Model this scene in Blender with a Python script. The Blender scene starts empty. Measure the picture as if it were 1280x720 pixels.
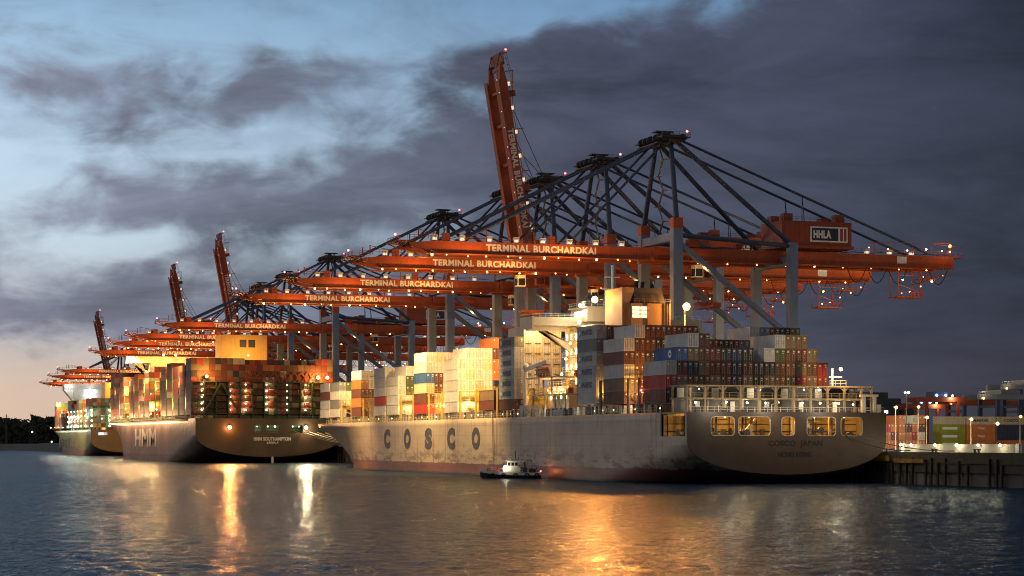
import bpy, bmesh, math, random
from mathutils import Vector, Matrix, Euler
rnd = random.Random(7)
R = math.radians
scene = bpy.context.scene
COL = scene.collection
F_PX, T_PX, Y_H, CAM_H = 2600.0, 906.0, 552.0, 8.8
PSI = math.atan2(T_PX, F_PX)
SI, CO = math.sin(PSI), math.cos(PSI)
QZ = 6.4            # quay level above the water

# ------------------------------------------------------------------ helpers
class MB:
    """collects boxes, bars, tubes and prisms and links them as ONE mesh object"""
    def __init__(s): s.v=[]; s.f=[]; s.mi=[]; s.cur=0
    def add(s, vs, fs):
        n=len(s.v); s.v += [tuple(p) for p in vs]
        for f in fs: s.f.append(tuple(n+i for i in f)); s.mi.append(s.cur)
    def box(s, x0,x1,y0,y1,z0,z1):
        s.add([(x0,y0,z0),(x1,y0,z0),(x1,y1,z0),(x0,y1,z0),(x0,y0,z1),(x1,y0,z1),(x1,y1,z1),(x0,y1,z1)],
              [(0,3,2,1),(4,5,6,7),(0,1,5,4),(1,2,6,5),(2,3,7,6),(3,0,4,7)])
    def frame(s, a, b):
        a=Vector(a); b=Vector(b); d=(b-a)
        d=d.normalized() if d.length>1e-6 else Vector((0,0,1))
        up=Vector((0,0,1)) if abs(d.z)<.95 else Vector((0,1,0))
        u=d.cross(up).normalized(); w=u.cross(d).normalized()
        return a,b,u,w
    def bar(s, a, b, w=.3, h=None):
        h = w if h is None else h
        a,b,u,v=s.frame(a,b); u=u*w/2; v=v*h/2
        s.add([a-u-v,a+u-v,a+u+v,a-u+v,b-u-v,b+u-v,b+u+v,b-u+v],
              [(0,3,2,1),(4,5,6,7),(0,1,5,4),(1,2,6,5),(2,3,7,6),(3,0,4,7)])
    def tube(s, a, b, r, n=8, r2=None):
        r2 = r if r2 is None else r2
        a,b,u,v=s.frame(a,b)
        ring=lambda c,rr:[c+(u*math.cos(2*math.pi*i/n)+v*math.sin(2*math.pi*i/n))*rr for i in range(n)]
        s.add(ring(a,r)+ring(b,r2), [(i,(i+1)%n,n+(i+1)%n,n+i) for i in range(n)]+[tuple(range(n))[::-1],tuple(range(n,2*n))])
    def path(s, pts, r, n=5):
        for p,q in zip(pts[:-1],pts[1:]): s.tube(p,q,r,n)
    def ball(s, c, r, seg=8, rings=5, sz=1.0):
        vs=[];fs=[]
        for i in range(rings+1):
            th=math.pi*i/rings
            for j in range(seg):
                ph=2*math.pi*j/seg
                vs.append((c[0]+r*math.sin(th)*math.cos(ph),c[1]+r*math.sin(th)*math.sin(ph),c[2]+r*sz*math.cos(th)))
        for i in range(rings):
            for j in range(seg):
                fs.append((i*seg+j,(i+1)*seg+j,(i+1)*seg+(j+1)%seg,i*seg+(j+1)%seg))
        s.add(vs,fs)
    def prism(s, poly, axis, a0, a1):
        """poly of 2-D points extruded along 'x','y' or 'z'"""
        def P(p,a): return {'x':(a,p[0],p[1]),'y':(p[0],a,p[1]),'z':(p[0],p[1],a)}[axis]
        n=len(poly)
        s.add([P(p,a0) for p in poly]+[P(p,a1) for p in poly],
              [tuple(range(n)),tuple(range(n,2*n))[::-1]]+[(i,n+i,n+(i+1)%n,(i+1)%n) for i in range(n)])
    def rail(s, pts, h=1.1, step=2.0, t=.07):
        for p,q in zip(pts[:-1],pts[1:]):
            p=Vector(p);q=Vector(q);L=(q-p).length;n=max(1,int(L/step))
            for i in range(n+1):
                c=p.lerp(q,i/n); s.bar(c,c+Vector((0,0,h)),t)
            for k in (1,.5): s.bar(p+Vector((0,0,h*k)),q+Vector((0,0,h*k)),t)
    def mesh(s, name):
        me=bpy.data.meshes.new(name); me.from_pydata(s.v,[],s.f)
        for p,i in zip(me.polygons,s.mi): p.material_index=i
        bm=bmesh.new(); bm.from_mesh(me); bmesh.ops.recalc_face_normals(bm,faces=bm.faces); bm.to_mesh(me); bm.free()
        return me
    def build(s, name, mats, parent=None, loc=None, smooth=False):
        return link(name, s.mesh(name), mats, parent, loc, smooth)

def link(name, me, mats=None, parent=None, loc=None, smooth=False):
    if mats is not None and len(me.materials)==0:
        for m in (mats if isinstance(mats,(list,tuple)) else [mats]): me.materials.append(m)
    if smooth:
        for p in me.polygons: p.use_smooth=True
    o=bpy.data.objects.new(name, me); COL.objects.link(o)
    if parent is not None: o.parent=parent
    if loc is not None: o.location=loc
    return o
def tag(o, label, cat, group=None):
    o['label']=label; o['category']=cat
    if group: o['group']=group
    return o
def empty(name, loc, label, cat, group=None, rz=0):
    o=bpy.data.objects.new(name,None); COL.objects.link(o); o.location=loc; o.rotation_euler=(0,0,rz)
    o.empty_display_size=1
    return tag(o,label,cat,group)
def setting(o, kind='structure'):
    o['kind']=kind; return o
KIDS={}
def kids(o): return [c for c in bpy.data.objects if c.parent==o]
def copy_tree(o, parent=None, cmap=None):
    c=o.copy(); COL.objects.link(c)
    if parent is not None: c.parent=parent
    for ch in cmap.get(o,[]): copy_tree(ch,c,cmap)
    return c
def child_map():
    m={}
    for o in bpy.data.objects:
        if o.parent: m.setdefault(o.parent,[]).append(o)
    return m

_txt={}
def text_mesh(s, w, h, mat, bold=.02, ext=.012):
    """built-in font, converted to a mesh w x h metres, centred"""
    key=(s,w,h,mat.name,bold)
    if key in _txt: return _txt[key]
    cu=bpy.data.curves.new('lettering','FONT'); cu.body=s; cu.size=1; cu.offset=bold; cu.space_character=1.0+bold*2.2; cu.extrude=ext; cu.resolution_u=3
    o=bpy.data.objects.new('lettering',cu); COL.objects.link(o)
    dg=bpy.context.evaluated_depsgraph_get(); dg.update()
    me=bpy.data.meshes.new_from_object(o.evaluated_get(dg))
    bpy.data.objects.remove(o); bpy.data.curves.remove(cu)
    xs=[v.co.x for v in me.vertices]; ys=[v.co.y for v in me.vertices]
    x0,x1,y0,y1=min(xs),max(xs),min(ys),max(ys)
    for v in me.vertices:
        v.co.x=(v.co.x-(x0+x1)/2)/(x1-x0)*w; v.co.y=(v.co.y-(y0+y1)/2)/(y1-y0)*h; v.co.z=v.co.z*2
    me.materials.clear(); me.materials.append(mat); me.name='lettering'
    _txt[key]=me
    return me
FACE_AFT=(R(90),0,0)            # reads left to right when looking along +Y
FACE_RIVER=(R(90),0,R(-90))     # reads towards -Y when looking along +X
def letter(s,w,h,mat,parent,loc,rot,bold=.02,name='lettering'):
    o=bpy.data.objects.new(name,text_mesh(s,w,h,mat,bold)); COL.objects.link(o)
    o.parent=parent; o.location=loc; o.rotation_euler=rot
    return o

# ------------------------------------------------------------------ materials
def nn(nt,t,**kw):
    n=nt.nodes.new(t)
    for k,v in kw.items():
        if k.startswith('i_'): n.inputs[int(k[2:])].default_value=v
        else: setattr(n,k,v)
    return n
def math_(nt,op,a,b=None,clamp=False):
    n=nt.nodes.new('ShaderNodeMath'); n.operation=op; n.use_clamp=clamp
    for i,x in enumerate((a,b)):
        if x is None: continue
        if isinstance(x,(int,float)): n.inputs[i].default_value=x
        else: nt.links.new(x,n.inputs[i])
    return n.outputs[0]
def mixc(nt,f,a,b,mode='MIX'):
    n=nt.nodes.new('ShaderNodeMix'); n.data_type='RGBA'; n.blend_type=mode
    for i,x in ((0,f),(6,a),(7,b)):
        if isinstance(x,(int,float)): n.inputs[i].default_value=x
        elif isinstance(x,tuple): n.inputs[i].default_value=x if len(x)==4 else (*x,1)
        else: nt.links.new(x,n.inputs[i])
    return n.outputs[2]
def sstep(nt,x,a,b):
    n=nt.nodes.new('ShaderNodeMapRange'); n.interpolation_type='SMOOTHSTEP'
    nt.links.new(x,n.inputs[0]); n.inputs[1].default_value=a; n.inputs[2].default_value=b
    return n.outputs[0]
def noise(nt,vec,scale,detail=4,rough=.55,dist=0):
    n=nt.nodes.new('ShaderNodeTexNoise'); n.inputs['Scale'].default_value=scale; n.inputs['Detail'].default_value=detail
    n.inputs['Roughness'].default_value=rough; n.inputs['Distortion'].default_value=dist
    if vec is not None: nt.links.new(vec,n.inputs['Vector'])
    return n.outputs['Fac']
def scaled(nt,vec,sx,sy,sz):
    n=nt.nodes.new('ShaderNodeMapping'); nt.links.new(vec,n.inputs[0]); n.inputs[3].default_value=(sx,sy,sz)
    return n.outputs[0]
MATS={}
def paint(name, col, rough=.55, metal=0.0, dirt=.35, rust=.0, scale=.35, rustcol=(.13,.05,.02), vary=.0):
    """weathered paint: blotches, downward streaks, rust"""
    if name in MATS: return MATS[name]
    m=bpy.data.materials.new(name); m.use_nodes=True; nt=m.node_tree; b=nt.nodes['Principled BSDF']
    tc=nn(nt,'ShaderNodeTexCoord'); v=tc.outputs['Object']
    oi=nn(nt,'ShaderNodeObjectInfo')
    off=nt.nodes.new('ShaderNodeVectorMath'); off.operation='ADD'; nt.links.new(v,off.inputs[0])
    cb=nn(nt,'ShaderNodeCombineXYZ'); r40=math_(nt,'MULTIPLY',oi.outputs['Random'],40.0); nt.links.new(r40,cb.inputs[0]); nt.links.new(r40,cb.inputs[1]); nt.links.new(cb.outputs[0],off.inputs[1])
    v=off.outputs[0]
    blot=noise(nt,v,scale,5,.6)
    streak=noise(nt,scaled(nt,v,1.6,1.6,.12),1.0,4,.65)
    d=sstep(nt,math_(nt,'ADD',math_(nt,'MULTIPLY',blot,.5),math_(nt,'MULTIPLY',streak,.5)),.42,.68)
    dark=tuple(c*.45 for c in col)
    c=mixc(nt,math_(nt,'MULTIPLY',d,dirt),(*col,1),(*dark,1))
    if vary:
        k=math_(nt,'ADD',math_(nt,'MULTIPLY',oi.outputs['Random'],vary),1-vary*.6)
        cc=nn(nt,'ShaderNodeCombineColor')
        for i in range(3): nt.links.new(k,cc.inputs[i])
        c=mixc(nt,1.0,c,cc.outputs[0],'MULTIPLY')
    if rust:
        rs=noise(nt,scaled(nt,v,.9,.9,.1),1.1,6,.7)
        rf=math_(nt,'MULTIPLY',sstep(nt,rs,.56,.72),rust)
        c=mixc(nt,rf,c,(*rustcol,1))
    nt.links.new(c,b.inputs['Base Color'])
    rr=math_(nt,'ADD',math_(nt,'MULTIPLY',blot,.25),rough-.12); nt.links.new(rr,b.inputs['Roughness'])
    b.inputs['Metallic'].default_value=metal
    MATS[name]=m; return m
def glow(name,col,s,vary=False):
    if name in MATS: return MATS[name]
    m=bpy.data.materials.new(name); m.use_nodes=True; nt=m.node_tree; b=nt.nodes['Principled BSDF']
    b.inputs['Base Color'].default_value=(.6,.6,.6,1); b.inputs['Emission Color'].default_value=(*col,1); b.inputs['Emission Strength'].default_value=s
    if vary:      # each lamp its own brightness and tint, a few nearly dead
        oi=nn(nt,'ShaderNodeObjectInfo'); r=oi.outputs['Random']
        nt.links.new(math_(nt,'ADD',math_(nt,'MULTIPLY',math_(nt,'POWER',r,1.6),s*1.5),s*.05),b.inputs['Emission Strength'])
        nt.links.new(mixc(nt,math_(nt,'FRACT',math_(nt,'MULTIPLY',r,7.31)),(*col,1),(col[0],col[1]*.78,col[2]*.55,1)),b.inputs['Emission Color'])
    try: m.cycles.emission_sampling='NONE'
    except Exception: pass
    MATS[name]=m; return m

CREAM=paint('cream_paint',(.62,.55,.42),.5,0,.3,.15)
WHITE=paint('white_paint',(.75,.74,.7),.5,0,.25)
NAVY=paint('navy_steel',(.035,.055,.115),.45,0,.4)
LEG=paint('grey_blue_steel',(.17,.23,.36),.5,0,.35,.08)
ORANGE=paint('crane_orange',(.43,.080,.018),.55,0,.6,.14,.25)
ORDK=paint('crane_red_brown',(.30,.055,.018),.55,0,.4)
STEEL=paint('dark_steel',(.06,.06,.065),.55,.3,.4)
GALV=paint('galvanised_steel',(.3,.3,.3),.45,.5,.4)
YELLOW=paint('yellow_paint',(.62,.42,.06),.5,0,.4,.1)
GREEN=paint('deck_green',(.05,.11,.05),.6,0,.4,.2)
BLACK=paint('black_rubber',(.012,.012,.013),.7)
GLASS=bpy.data.materials.new('dark_glass'); GLASS.use_nodes=True
_b=GLASS.node_tree.nodes['Principled BSDF']; _b.inputs['Base Color'].default_value=(.02,.025,.03,1); _b.inputs['Roughness'].default_value=.08
LETW=paint('white_lettering',(.82,.8,.76),.5,0,.1)
LETK=paint('dark_lettering',(.07,.08,.10),.6,0,.3)
LETB=paint('black_lettering',(.012,.012,.015),.6,0,.2)
LETMID=paint('grey_lettering',(.06,.068,.085),.6,0,.7,.45,.35,(.22,.17,.12))
ROPE=paint('pale_rope',(.45,.38,.24),.8)
L_WARM=glow('sodium_lamp',(1,.60,.20),26,True)
L_WHITE=glow('white_lamp',(1,.86,.60),24,True)
L_COOL=glow('cool_lamp',(.85,.95,1),22,True)
L_RED=glow('red_beacon',(1,.06,.05),18)
L_BLUE=glow('blue_lamp',(.15,.35,1),14)
L_WIN=glow('lit_window',(1,.74,.36),2.6)
L_WIN2=glow('lit_window_white',(1,.9,.62),5)
WARM=(1,.60,.22); WHT=(1,.84,.55); AMBER=(1,.46,.10); COOLC=(.9,.97,1)

def light(parent,loc,power,col,r=.35,kind='POINT',aim=None,spot=70):
    l=bpy.data.lights.new('lamp_light',kind); l.energy=power; l.color=col; l.shadow_soft_size=r
    if kind=='SPOT': l.spot_size=R(spot); l.spot_blend=.85
    o=bpy.data.objects.new('lamp_light',l); COL.objects.link(o); o.parent=parent; o.location=loc
    if aim is not None: o.rotation_euler=Vector(aim).to_track_quat('-Z','Y').to_euler()
    return o
_bulbs={}
def bulb(parent,loc,r=.35,m=None,name='lamp'):
    m=m or L_WARM
    k=(round(r,3),m.name)
    if k not in _bulbs:
        b=MB(); b.ball((0,0,0),r,8,6)
        me=b.mesh('lamp'); me.materials.append(m); _bulbs[k]=me
    return link(name,_bulbs[k],None,parent,loc)

# ------------------------------------------------------------------ world, sun, camera
fwd=Vector((SI,CO,0)); rgt=Vector((CO,-SI,0))
w=bpy.data.worlds.new('World'); scene.world=w; w.use_nodes=True; nt=w.node_tree
bg=nt.nodes['Background']
tc=nn(nt,'ShaderNodeTexCoord'); d=tc.outputs['Generated']
def dot(v):
    n=nt.nodes.new('ShaderNodeVectorMath'); n.operation='DOT_PRODUCT'; nt.links.new(d,n.inputs[0]); n.inputs[1].default_value=v; return n.outputs['Value']
dr,df,dz=dot(rgt),dot(fwd),dot((0,0,1))
az=math_(nt,'ARCTAN2',dr,df); el=math_(nt,'ARCSINE',dz)
s_=math_(nt,'DIVIDE',az,.2415); e_=math_(nt,'DIVIDE',el,.2095)
sC=math_(nt,'MINIMUM',math_(nt,'MAXIMUM',s_,-1.6),1.6)
def ramp(x,stops,interp='LINEAR'):
    n=nt.nodes.new('ShaderNodeValToRGB'); n.color_ramp.interpolation=interp
    el_=n.color_ramp.elements
    while len(el_)<len(stops): el_.new(.5)
    for q,(p,c) in zip(el_,stops): q.position=p; q.color=(*c,1) if len(c)==3 else c
    nt.links.new(x,n.inputs[0]); return n.outputs[0]
SKY=nn(nt,'ShaderNodeTexSky'); SKY.sky_type='NISHITA'; SKY.sun_disc=False
SUN_EL=R(2.0)
SUN_DIR=(rgt*-.86+fwd*.5).normalized()
SKY.sun_elevation=SUN_EL; SKY.sun_rotation=math.atan2(SUN_DIR.x,SUN_DIR.y)
# broad clear-sky tint by elevation: peach band at the horizon, pale, then blue overhead
clear=ramp(e_,[(0,(.86,.60,.43)),(.14,(.80,.62,.50)),(.26,(.62,.62,.66)),(.46,(.68,.83,.94)),(.70,(.58,.78,.98)),(1.0,(.34,.56,.80))])
sk=mixc(nt,1.0,SKY.outputs[0],(.055,.055,.055,1),'MULTIPLY')
clear=mixc(nt,.12,clear,sk)
side=ramp(math_(nt,'ADD',math_(nt,'MULTIPLY',sC,.3125),.5),
          [(.0,(.30,.30,.31)),(.16,(1,1,1)),(.42,(.74,.78,.82)),(.56,(.55,.62,.70)),(.8,(.42,.50,.58)),(1,(.3,.34,.4))])
clear=mixc(nt,1.0,clear,side,'MULTIPLY')
# clouds: soft diagonal banks
cv=nn(nt,'ShaderNodeCombineXYZ'); nt.links.new(az,cv.inputs[0]); nt.links.new(el,cv.inputs[1])
mp=nn(nt,'ShaderNodeMapping'); nt.links.new(cv.outputs[0],mp.inputs[0]); mp.inputs[2].default_value=(0,0,R(-24)); mp.inputs[3].default_value=(13.0,24.0,1)
mp.inputs[1].default_value=(3.1,1.7,0.4)
n1=noise(nt,mp.outputs[0],1.0,6,.5,.5)
n2=noise(nt,scaled(nt,mp.outputs[0],2.4,2.4,1),1.0,5,.55,.4)
n3=noise(nt,scaled(nt,mp.outputs[0],.7,.7,1),1.0,3,.5,0)
nz=math_(nt,'ADD',math_(nt,'MULTIPLY',n1,.62),math_(nt,'MULTIPLY',n2,.38))
nz=math_(nt,'ADD',math_(nt,'MULTIPLY',math_(nt,'SUBTRACT',nz,.5),1.2),.5)
sw=math_(nt,'ADD',s_,math_(nt,'MULTIPLY',math_(nt,'SUBTRACT',n1,.5),.30)); ew=math_(nt,'ADD',e_,math_(nt,'MULTIPLY',math_(nt,'SUBTRACT',n3,.5),.16))
def blob(ps,pe,rs,re,k,rot=0):
    x=math_(nt,'SUBTRACT',sw,ps); y=math_(nt,'SUBTRACT',ew,pe)
    y=math_(nt,'SUBTRACT',y,math_(nt,'MULTIPLY',x,rot))
    a=math_(nt,'POWER',math_(nt,'ABSOLUTE',math_(nt,'DIVIDE',x,rs)),2.0)
    b=math_(nt,'POWER',math_(nt,'ABSOLUTE',math_(nt,'DIVIDE',y,re)),2.0)
    return math_(nt,'MULTIPLY',math_(nt,'EXPONENT',math_(nt,'MULTIPLY',math_(nt,'ADD',a,b),-1.0)),k)
acc=math_(nt,'MULTIPLY',sstep(nt,s_,-.25,.55),.40)
for bl in [(-.45,.55,.55,.085,.26,.16),(.02,.72,.25,.10,.20,.35),(-.46,.80,.17,.085,.26,.3),(-.82,.80,.22,.06,.09,.15),(.02,.88,.18,.05,.12,.2),(-.45,.30,.75,.10,.32,0),(.1,.45,.4,.2,.2,0),
           (-.98,.64,.14,.07,-.22,0),(-.56,.665,.16,.035,-.20,.1),(-.20,.70,.07,.10,-.16,0),(-.74,.47,.17,.035,-.34,.2),(-.6,.96,.45,.07,-.30,0),(.12,1.0,.34,.075,-.42,0),(-1.0,.10,.8,.09,-.34,0),(-.35,.60,.12,.025,-.16,.2)]:
    acc=math_(nt,'ADD',acc,blob(*bl))
cov=sstep(nt,math_(nt,'ADD',nz,acc),.40,.74)
ccol=ramp(math_(nt,'ADD',math_(nt,'MULTIPLY',sC,.3125),.5),[(0,(.235,.24,.29)),(.19,(.19,.197,.265)),(.36,(.145,.165,.225)),(.55,(.060,.063,.100)),(.82,(.024,.026,.042)),(1,(.020,.022,.034))])
stv=nn(nt,'ShaderNodeMapping'); nt.links.new(cv.outputs[0],stv.inputs[0]); stv.inputs[2].default_value=(0,0,R(-17)); stv.inputs[3].default_value=(6,26,1); stv.inputs[1].default_value=(1.3,4.2,2)
n4=noise(nt,stv.outputs[0],1.0,6,.6,.5)
thin=math_(nt,'ADD',math_(nt,'MULTIPLY',math_(nt,'SUBTRACT',n4,.5),-2.3),math_(nt,'ADD',math_(nt,'MULTIPLY',math_(nt,'SUBTRACT',nz,.5),-.55),1.0))
tcx=nn(nt,'ShaderNodeCombineColor')
for i in range(3): nt.links.new(thin,tcx.inputs[i])
ccol=mixc(nt,1.0,ccol,tcx.outputs[0],'MULTIPLY')
veil=math_(nt,'MULTIPLY',sstep(nt,math_(nt,'ADD',math_(nt,'MULTIPLY',n4,.7),math_(nt,'MULTIPLY',n2,.3)),.40,.66),math_(nt,'ADD',math_(nt,'MULTIPLY',sstep(nt,e_,0.12,.35),.30),.06))
clear=mixc(nt,veil,clear,ccol)
skycol=mixc(nt,math_(nt,'MULTIPLY',cov,.94),clear,ccol)
# the rest of the dome (beside, behind and overhead): even dusk overcast
back=sstep(nt,df,-.15,.75); hi=sstep(nt,e_,2.6,1.2)
high=ramp(math_(nt,'ADD',math_(nt,'MULTIPLY',sC,.3125),.5),[(0,(.11,.16,.22)),(.22,(.15,.22,.32)),(.5,(.085,.115,.165)),(.8,(.05,.06,.08))])
skycol=mixc(nt,hi,high,skycol)
skycol=mixc(nt,back,(.18,.18,.19,1),skycol)
below=sstep(nt,dz,-.02,-.004)
skycol=mixc(nt,below,(.02,.025,.03,1),skycol)
nt.links.new(skycol,bg.inputs[0]); bg.inputs[1].default_value=1.0

sun=bpy.data.lights.new('sun','SUN'); sun.energy=.22; sun.angle=R(12); sun.color=(1,.86,.78)
so=bpy.data.objects.new('sun',sun); COL.objects.link(so)
sd=SUN_DIR*math.cos(R(8))+Vector((0,0,math.sin(R(8))))
so.rotation_euler=(-sd).to_track_quat('-Z','Y').to_euler()

cam=bpy.data.cameras.new('camera'); co=bpy.data.objects.new('camera',cam); COL.objects.link(co)
co.location=(0,0,CAM_H); co.rotation_euler=(R(90),0,-PSI)
cam.sensor_width=36; cam.lens=F_PX/1280*36; cam.shift_y=(Y_H-360)/1280; cam.clip_end=30000; cam.clip_start=.5
scene.camera=co
vs=scene.view_settings; vs.view_transform='Standard'; vs.look='None'; vs.exposure=0; vs.gamma=1; vs.use_curve_mapping=False
scene.render.engine='CYCLES'
cy=scene.cycles; cy.use_denoising=True
try: cy.denoiser='OPENIMAGEDENOISE'
except Exception: pass
cy.max_bounces=6; cy.diffuse_bounces=3; cy.glossy_bounces=3; cy.transmission_bounces=2; cy.sample_clamp_indirect=6; cy.use_light_tree=True
cy.denoising_input_passes='RGB_ALBEDO_NORMAL'; cy.pixel_filter_type='BLACKMAN_HARRIS'; cy.filter_width=1.05; cy.caustics_reflective=False; cy.caustics_refractive=False

# ------------------------------------------------------------------ water
m=bpy.data.materials.new('harbour_water'); m.use_nodes=True; nt=m.node_tree; b=nt.nodes['Principled BSDF']
b.inputs['Base Color'].default_value=(.010,.016,.022,1); b.inputs['Roughness'].default_value=.13; b.inputs['IOR'].default_value=1.33
tc=nn(nt,'ShaderNodeTexCoord'); v=tc.outputs['Object']
mpr=nn(nt,'ShaderNodeMapping'); nt.links.new(v,mpr.inputs[0]); mpr.inputs[2].default_value=(0,0,PSI)
v=mpr.outputs[0]
h1=noise(nt,scaled(nt,v,1.2,.7,1),.95,3,.6,.4)
h2=noise(nt,v,3.2,2,.6,.2)
hh=math_(nt,'ADD',math_(nt,'MULTIPLY',h1,.75),math_(nt,'MULTIPLY',h2,.2))
bp=nn(nt,'ShaderNodeBump'); bp.inputs['Strength'].default_value=1.0; bp.inputs['Distance'].default_value=.55
nt.links.new(hh,bp.inputs['Height']); nt.links.new(bp.outputs[0],b.inputs['Normal'])
nt.nodes.remove(b); out=nt.nodes['Material Output']
df_=nn(nt,'ShaderNodeBsdfDiffuse'); df_.inputs[0].default_value=(.012,.028,.055,1)
gl_=nn(nt,'ShaderNodeBsdfGlossy'); gl_.inputs['Roughness'].default_value=.15; gl_.inputs[0].default_value=(.82,.92,1,1)
fr=nn(nt,'ShaderNodeFresnel'); fr.inputs[0].default_value=1.33
for n_ in (df_,gl_,fr): nt.links.new(bp.outputs[0],n_.inputs['Normal'])
ms=nn(nt,'ShaderNodeMixShader'); nt.links.new(math_(nt,'MULTIPLY',fr.outputs[0],math_(nt,'ADD',math_(nt,'MULTIPLY',h1,.6),.10)),ms.inputs[0])
nt.links.new(df_.outputs[0],ms.inputs[1]); nt.links.new(gl_.outputs[0],ms.inputs[2]); nt.links.new(ms.outputs[0],out.inputs[0])
import numpy as np
def water_mesh():
    """wave-shaped sheet, finely divided in the harbour basin and running out to the horizon"""
    rg=np.random.default_rng(5)
    rs=[45.0]
    while rs[-1]<13000: rs.append(rs[-1]+max(.45,rs[-1]*.0042)*(1 if rs[-1]<1500 else 6))
    rs=np.array(rs); an=np.linspace(R(-33),R(33),340)
    rr,aa=np.meshgrid(rs,an,indexing='ij')
    rr=rr+rg.uniform(-.2,.2,rr.shape)*np.maximum(.45,rr*.0042); rr[-1]=13000
    x=rr*np.sin(PSI+aa); y=rr*np.cos(PSI+aa); z=np.zeros_like(x)
    for i in range(70):
        wl=float(np.exp(rg.uniform(math.log(1.3),math.log(5.5)))); k=2*math.pi/wl; th=PSI+R(35)+rg.normal(0,.75); sl=.017*(wl/3)**-.15
        z+=sl/k*np.sin(k*(x*math.sin(th)+y*math.cos(th))+rg.uniform(0,6.28))
    amp=.75+.45*np.sin(x*.021+1.3*np.sin(y*.013))*np.sin(y*.017+x*.006)
    z*=amp*np.clip((1900-rr)/1300,0,1)
    nr,na=x.shape; co=np.stack([x,y,z],-1).reshape(-1,3)
    ii=(np.arange(nr-1)[:,None]*na+np.arange(na-1)[None,:]).reshape(-1)
    f=np.stack([ii,ii+na,ii+na+1,ii+1],-1)
    n0=len(co); ext=np.array([(-9000,-3000,-1.1),(9000,-3000,-1.1),(9000,14000,-1.1),(-9000,14000,-1.1)]); co=np.concatenate([co,ext])
    me=bpy.data.meshes.new('water'); nf=len(f)+1
    me.vertices.add(len(co)); me.vertices.foreach_set('co',co.astype(np.float32).ravel())
    me.loops.add(nf*4); me.loops.foreach_set('vertex_index',np.concatenate([f.ravel(),np.arange(n0,n0+4)]).astype(np.int32))
    me.polygons.add(nf); me.polygons.foreach_set('loop_start',np.arange(0,nf*4,4,dtype=np.int32)); me.polygons.foreach_set('loop_total',np.full(nf,4,dtype=np.int32))
    me.polygons.foreach_set('use_smooth',np.ones(nf,dtype=bool)); me.update(calc_edges=True); me.validate()
    if me.polygons[0].normal.z<0: me.flip_normals()
    return me
setting(link('water',water_mesh(),m))

# ------------------------------------------------------------------ ship hulls
def hull_section(P,t,z):
    B=P['B'];L=P['L'];zd=P['zd']; hb=B/2
    out=hb
    if t<P['ts']:
        f=t/P['ts']; zb=P['zt']-(P['zt']+12)*(f**.85); zr=zb+P['zr']*(1-.2*f)
        if z<zr:
            k=max(0,min(1,(zr-z)/(zr-zb))); out=hb*math.sqrt(max(0,1-k**2.3))
    tw0,tw1=L-P['we'],L-P['stem']
    bw=hb*(1-max(0,(t-tw0)/(tw1-tw0))**1.9) if t>tw0 else hb
    td0=L-P['de']
    bd=hb*math.sqrt(max(0,1-max(0,(t-td0)/(L-td0))**2.1)) if t>td0 else hb
    k=max(0,min(1,z/zd))**1.5
    fl=max(0,bw+(bd-bw)*k) if t>min(tw0,td0) else hb
    return max(0,min(out,fl))
def zbot(P,t):
    if t<P['ts']:
        f=t/P['ts']; return max(-2.0,P['zt']-(P['zt']+12)*(f**.85))
    return -2.0
def hull_mesh(P):
    L=P['L']; zb_=P['zk']; zd=P['zd']; vs=[];fs=[]
    ts=[0,1,2.5,4,6,8,10,12,14,16]+[16+i*(P['ts']+30-16)/16 for i in range(1,17)]
    a=ts[-1]; ts+=[a+(L-120-a)*i/8 for i in range(1,9)]+[L-120+i*(120)/34 for i in range(1,35)]
    nl,nu=12,4
    rows=[]
    for t in ts:
        z0=zbot(P,t); z0=min(z0,zb_-.5)
        zs=[z0+(zb_-z0)*(i/nl)**1.6 for i in range(nl+1)]+[zb_+(zd-zb_)*i/nu for i in range(1,nu+1)]
        idx=[]
        for sgn in (-1,1):
            r=[]
            for z in zs:
                vs.append((sgn*hull_section(P,t,z),t,z)); r.append(len(vs)-1)
            idx.append(r)
        rows.append((t,idx))
    for (t0,A),(t1,Bv) in zip(rows[:-1],rows[1:]):
        for si in (0,1):
            for i in range(nl+nu):
                if t1<=16 and i>=nl: continue
                fs.append((A[si][i],A[si][i+1],Bv[si][i+1],Bv[si][i]))
        if t0>=16: fs.append((A[0][-1],A[1][-1],Bv[1][-1],Bv[0][-1]))   # deck
        fs.append((A[0][0],Bv[0][0],Bv[1][0],A[1][0]))                  # bottom
    me=bpy.data.meshes.new('hull'); me.from_pydata(vs,[],fs)
    bm=bmesh.new(); bm.from_mesh(me); bmesh.ops.remove_doubles(bm,verts=bm.verts,dist=.004); bmesh.ops.dissolve_degenerate(bm,edges=bm.edges,dist=.001)
    bmesh.ops.recalc_face_normals(bm,faces=bm.faces); bm.to_mesh(me); bm.free()
    for p in me.polygons: p.use_smooth=abs(p.normal.z)<.97
    return me
def plate(name,outline,holes,mat,parent,thick=.25,rot=FACE_AFT,loc=(0,0,0)):
    """flat plate with rounded cut-outs, from a filled 2-D curve"""
    cu=bpy.data.curves.new(name,'CURVE'); cu.dimensions='2D'; cu.fill_mode='BOTH'; cu.extrude=thick/2
    for pts in [outline]+holes:
        sp=cu.splines.new('POLY'); sp.points.add(len(pts)-1); sp.use_cyclic_u=True
        for p,(x,y) in zip(sp.points,pts): p.co=(x,y,0,1)
    o=bpy.data.objects.new(name,cu); COL.objects.link(o)
    dg=bpy.context.evaluated_depsgraph_get(); dg.update()
    me=bpy.data.meshes.new_from_object(o.evaluated_get(dg)); bpy.data.objects.remove(o)
    me.materials.clear()
    q=link(name,me,mat,parent,loc); q.rotation_euler=rot
    return q
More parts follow.
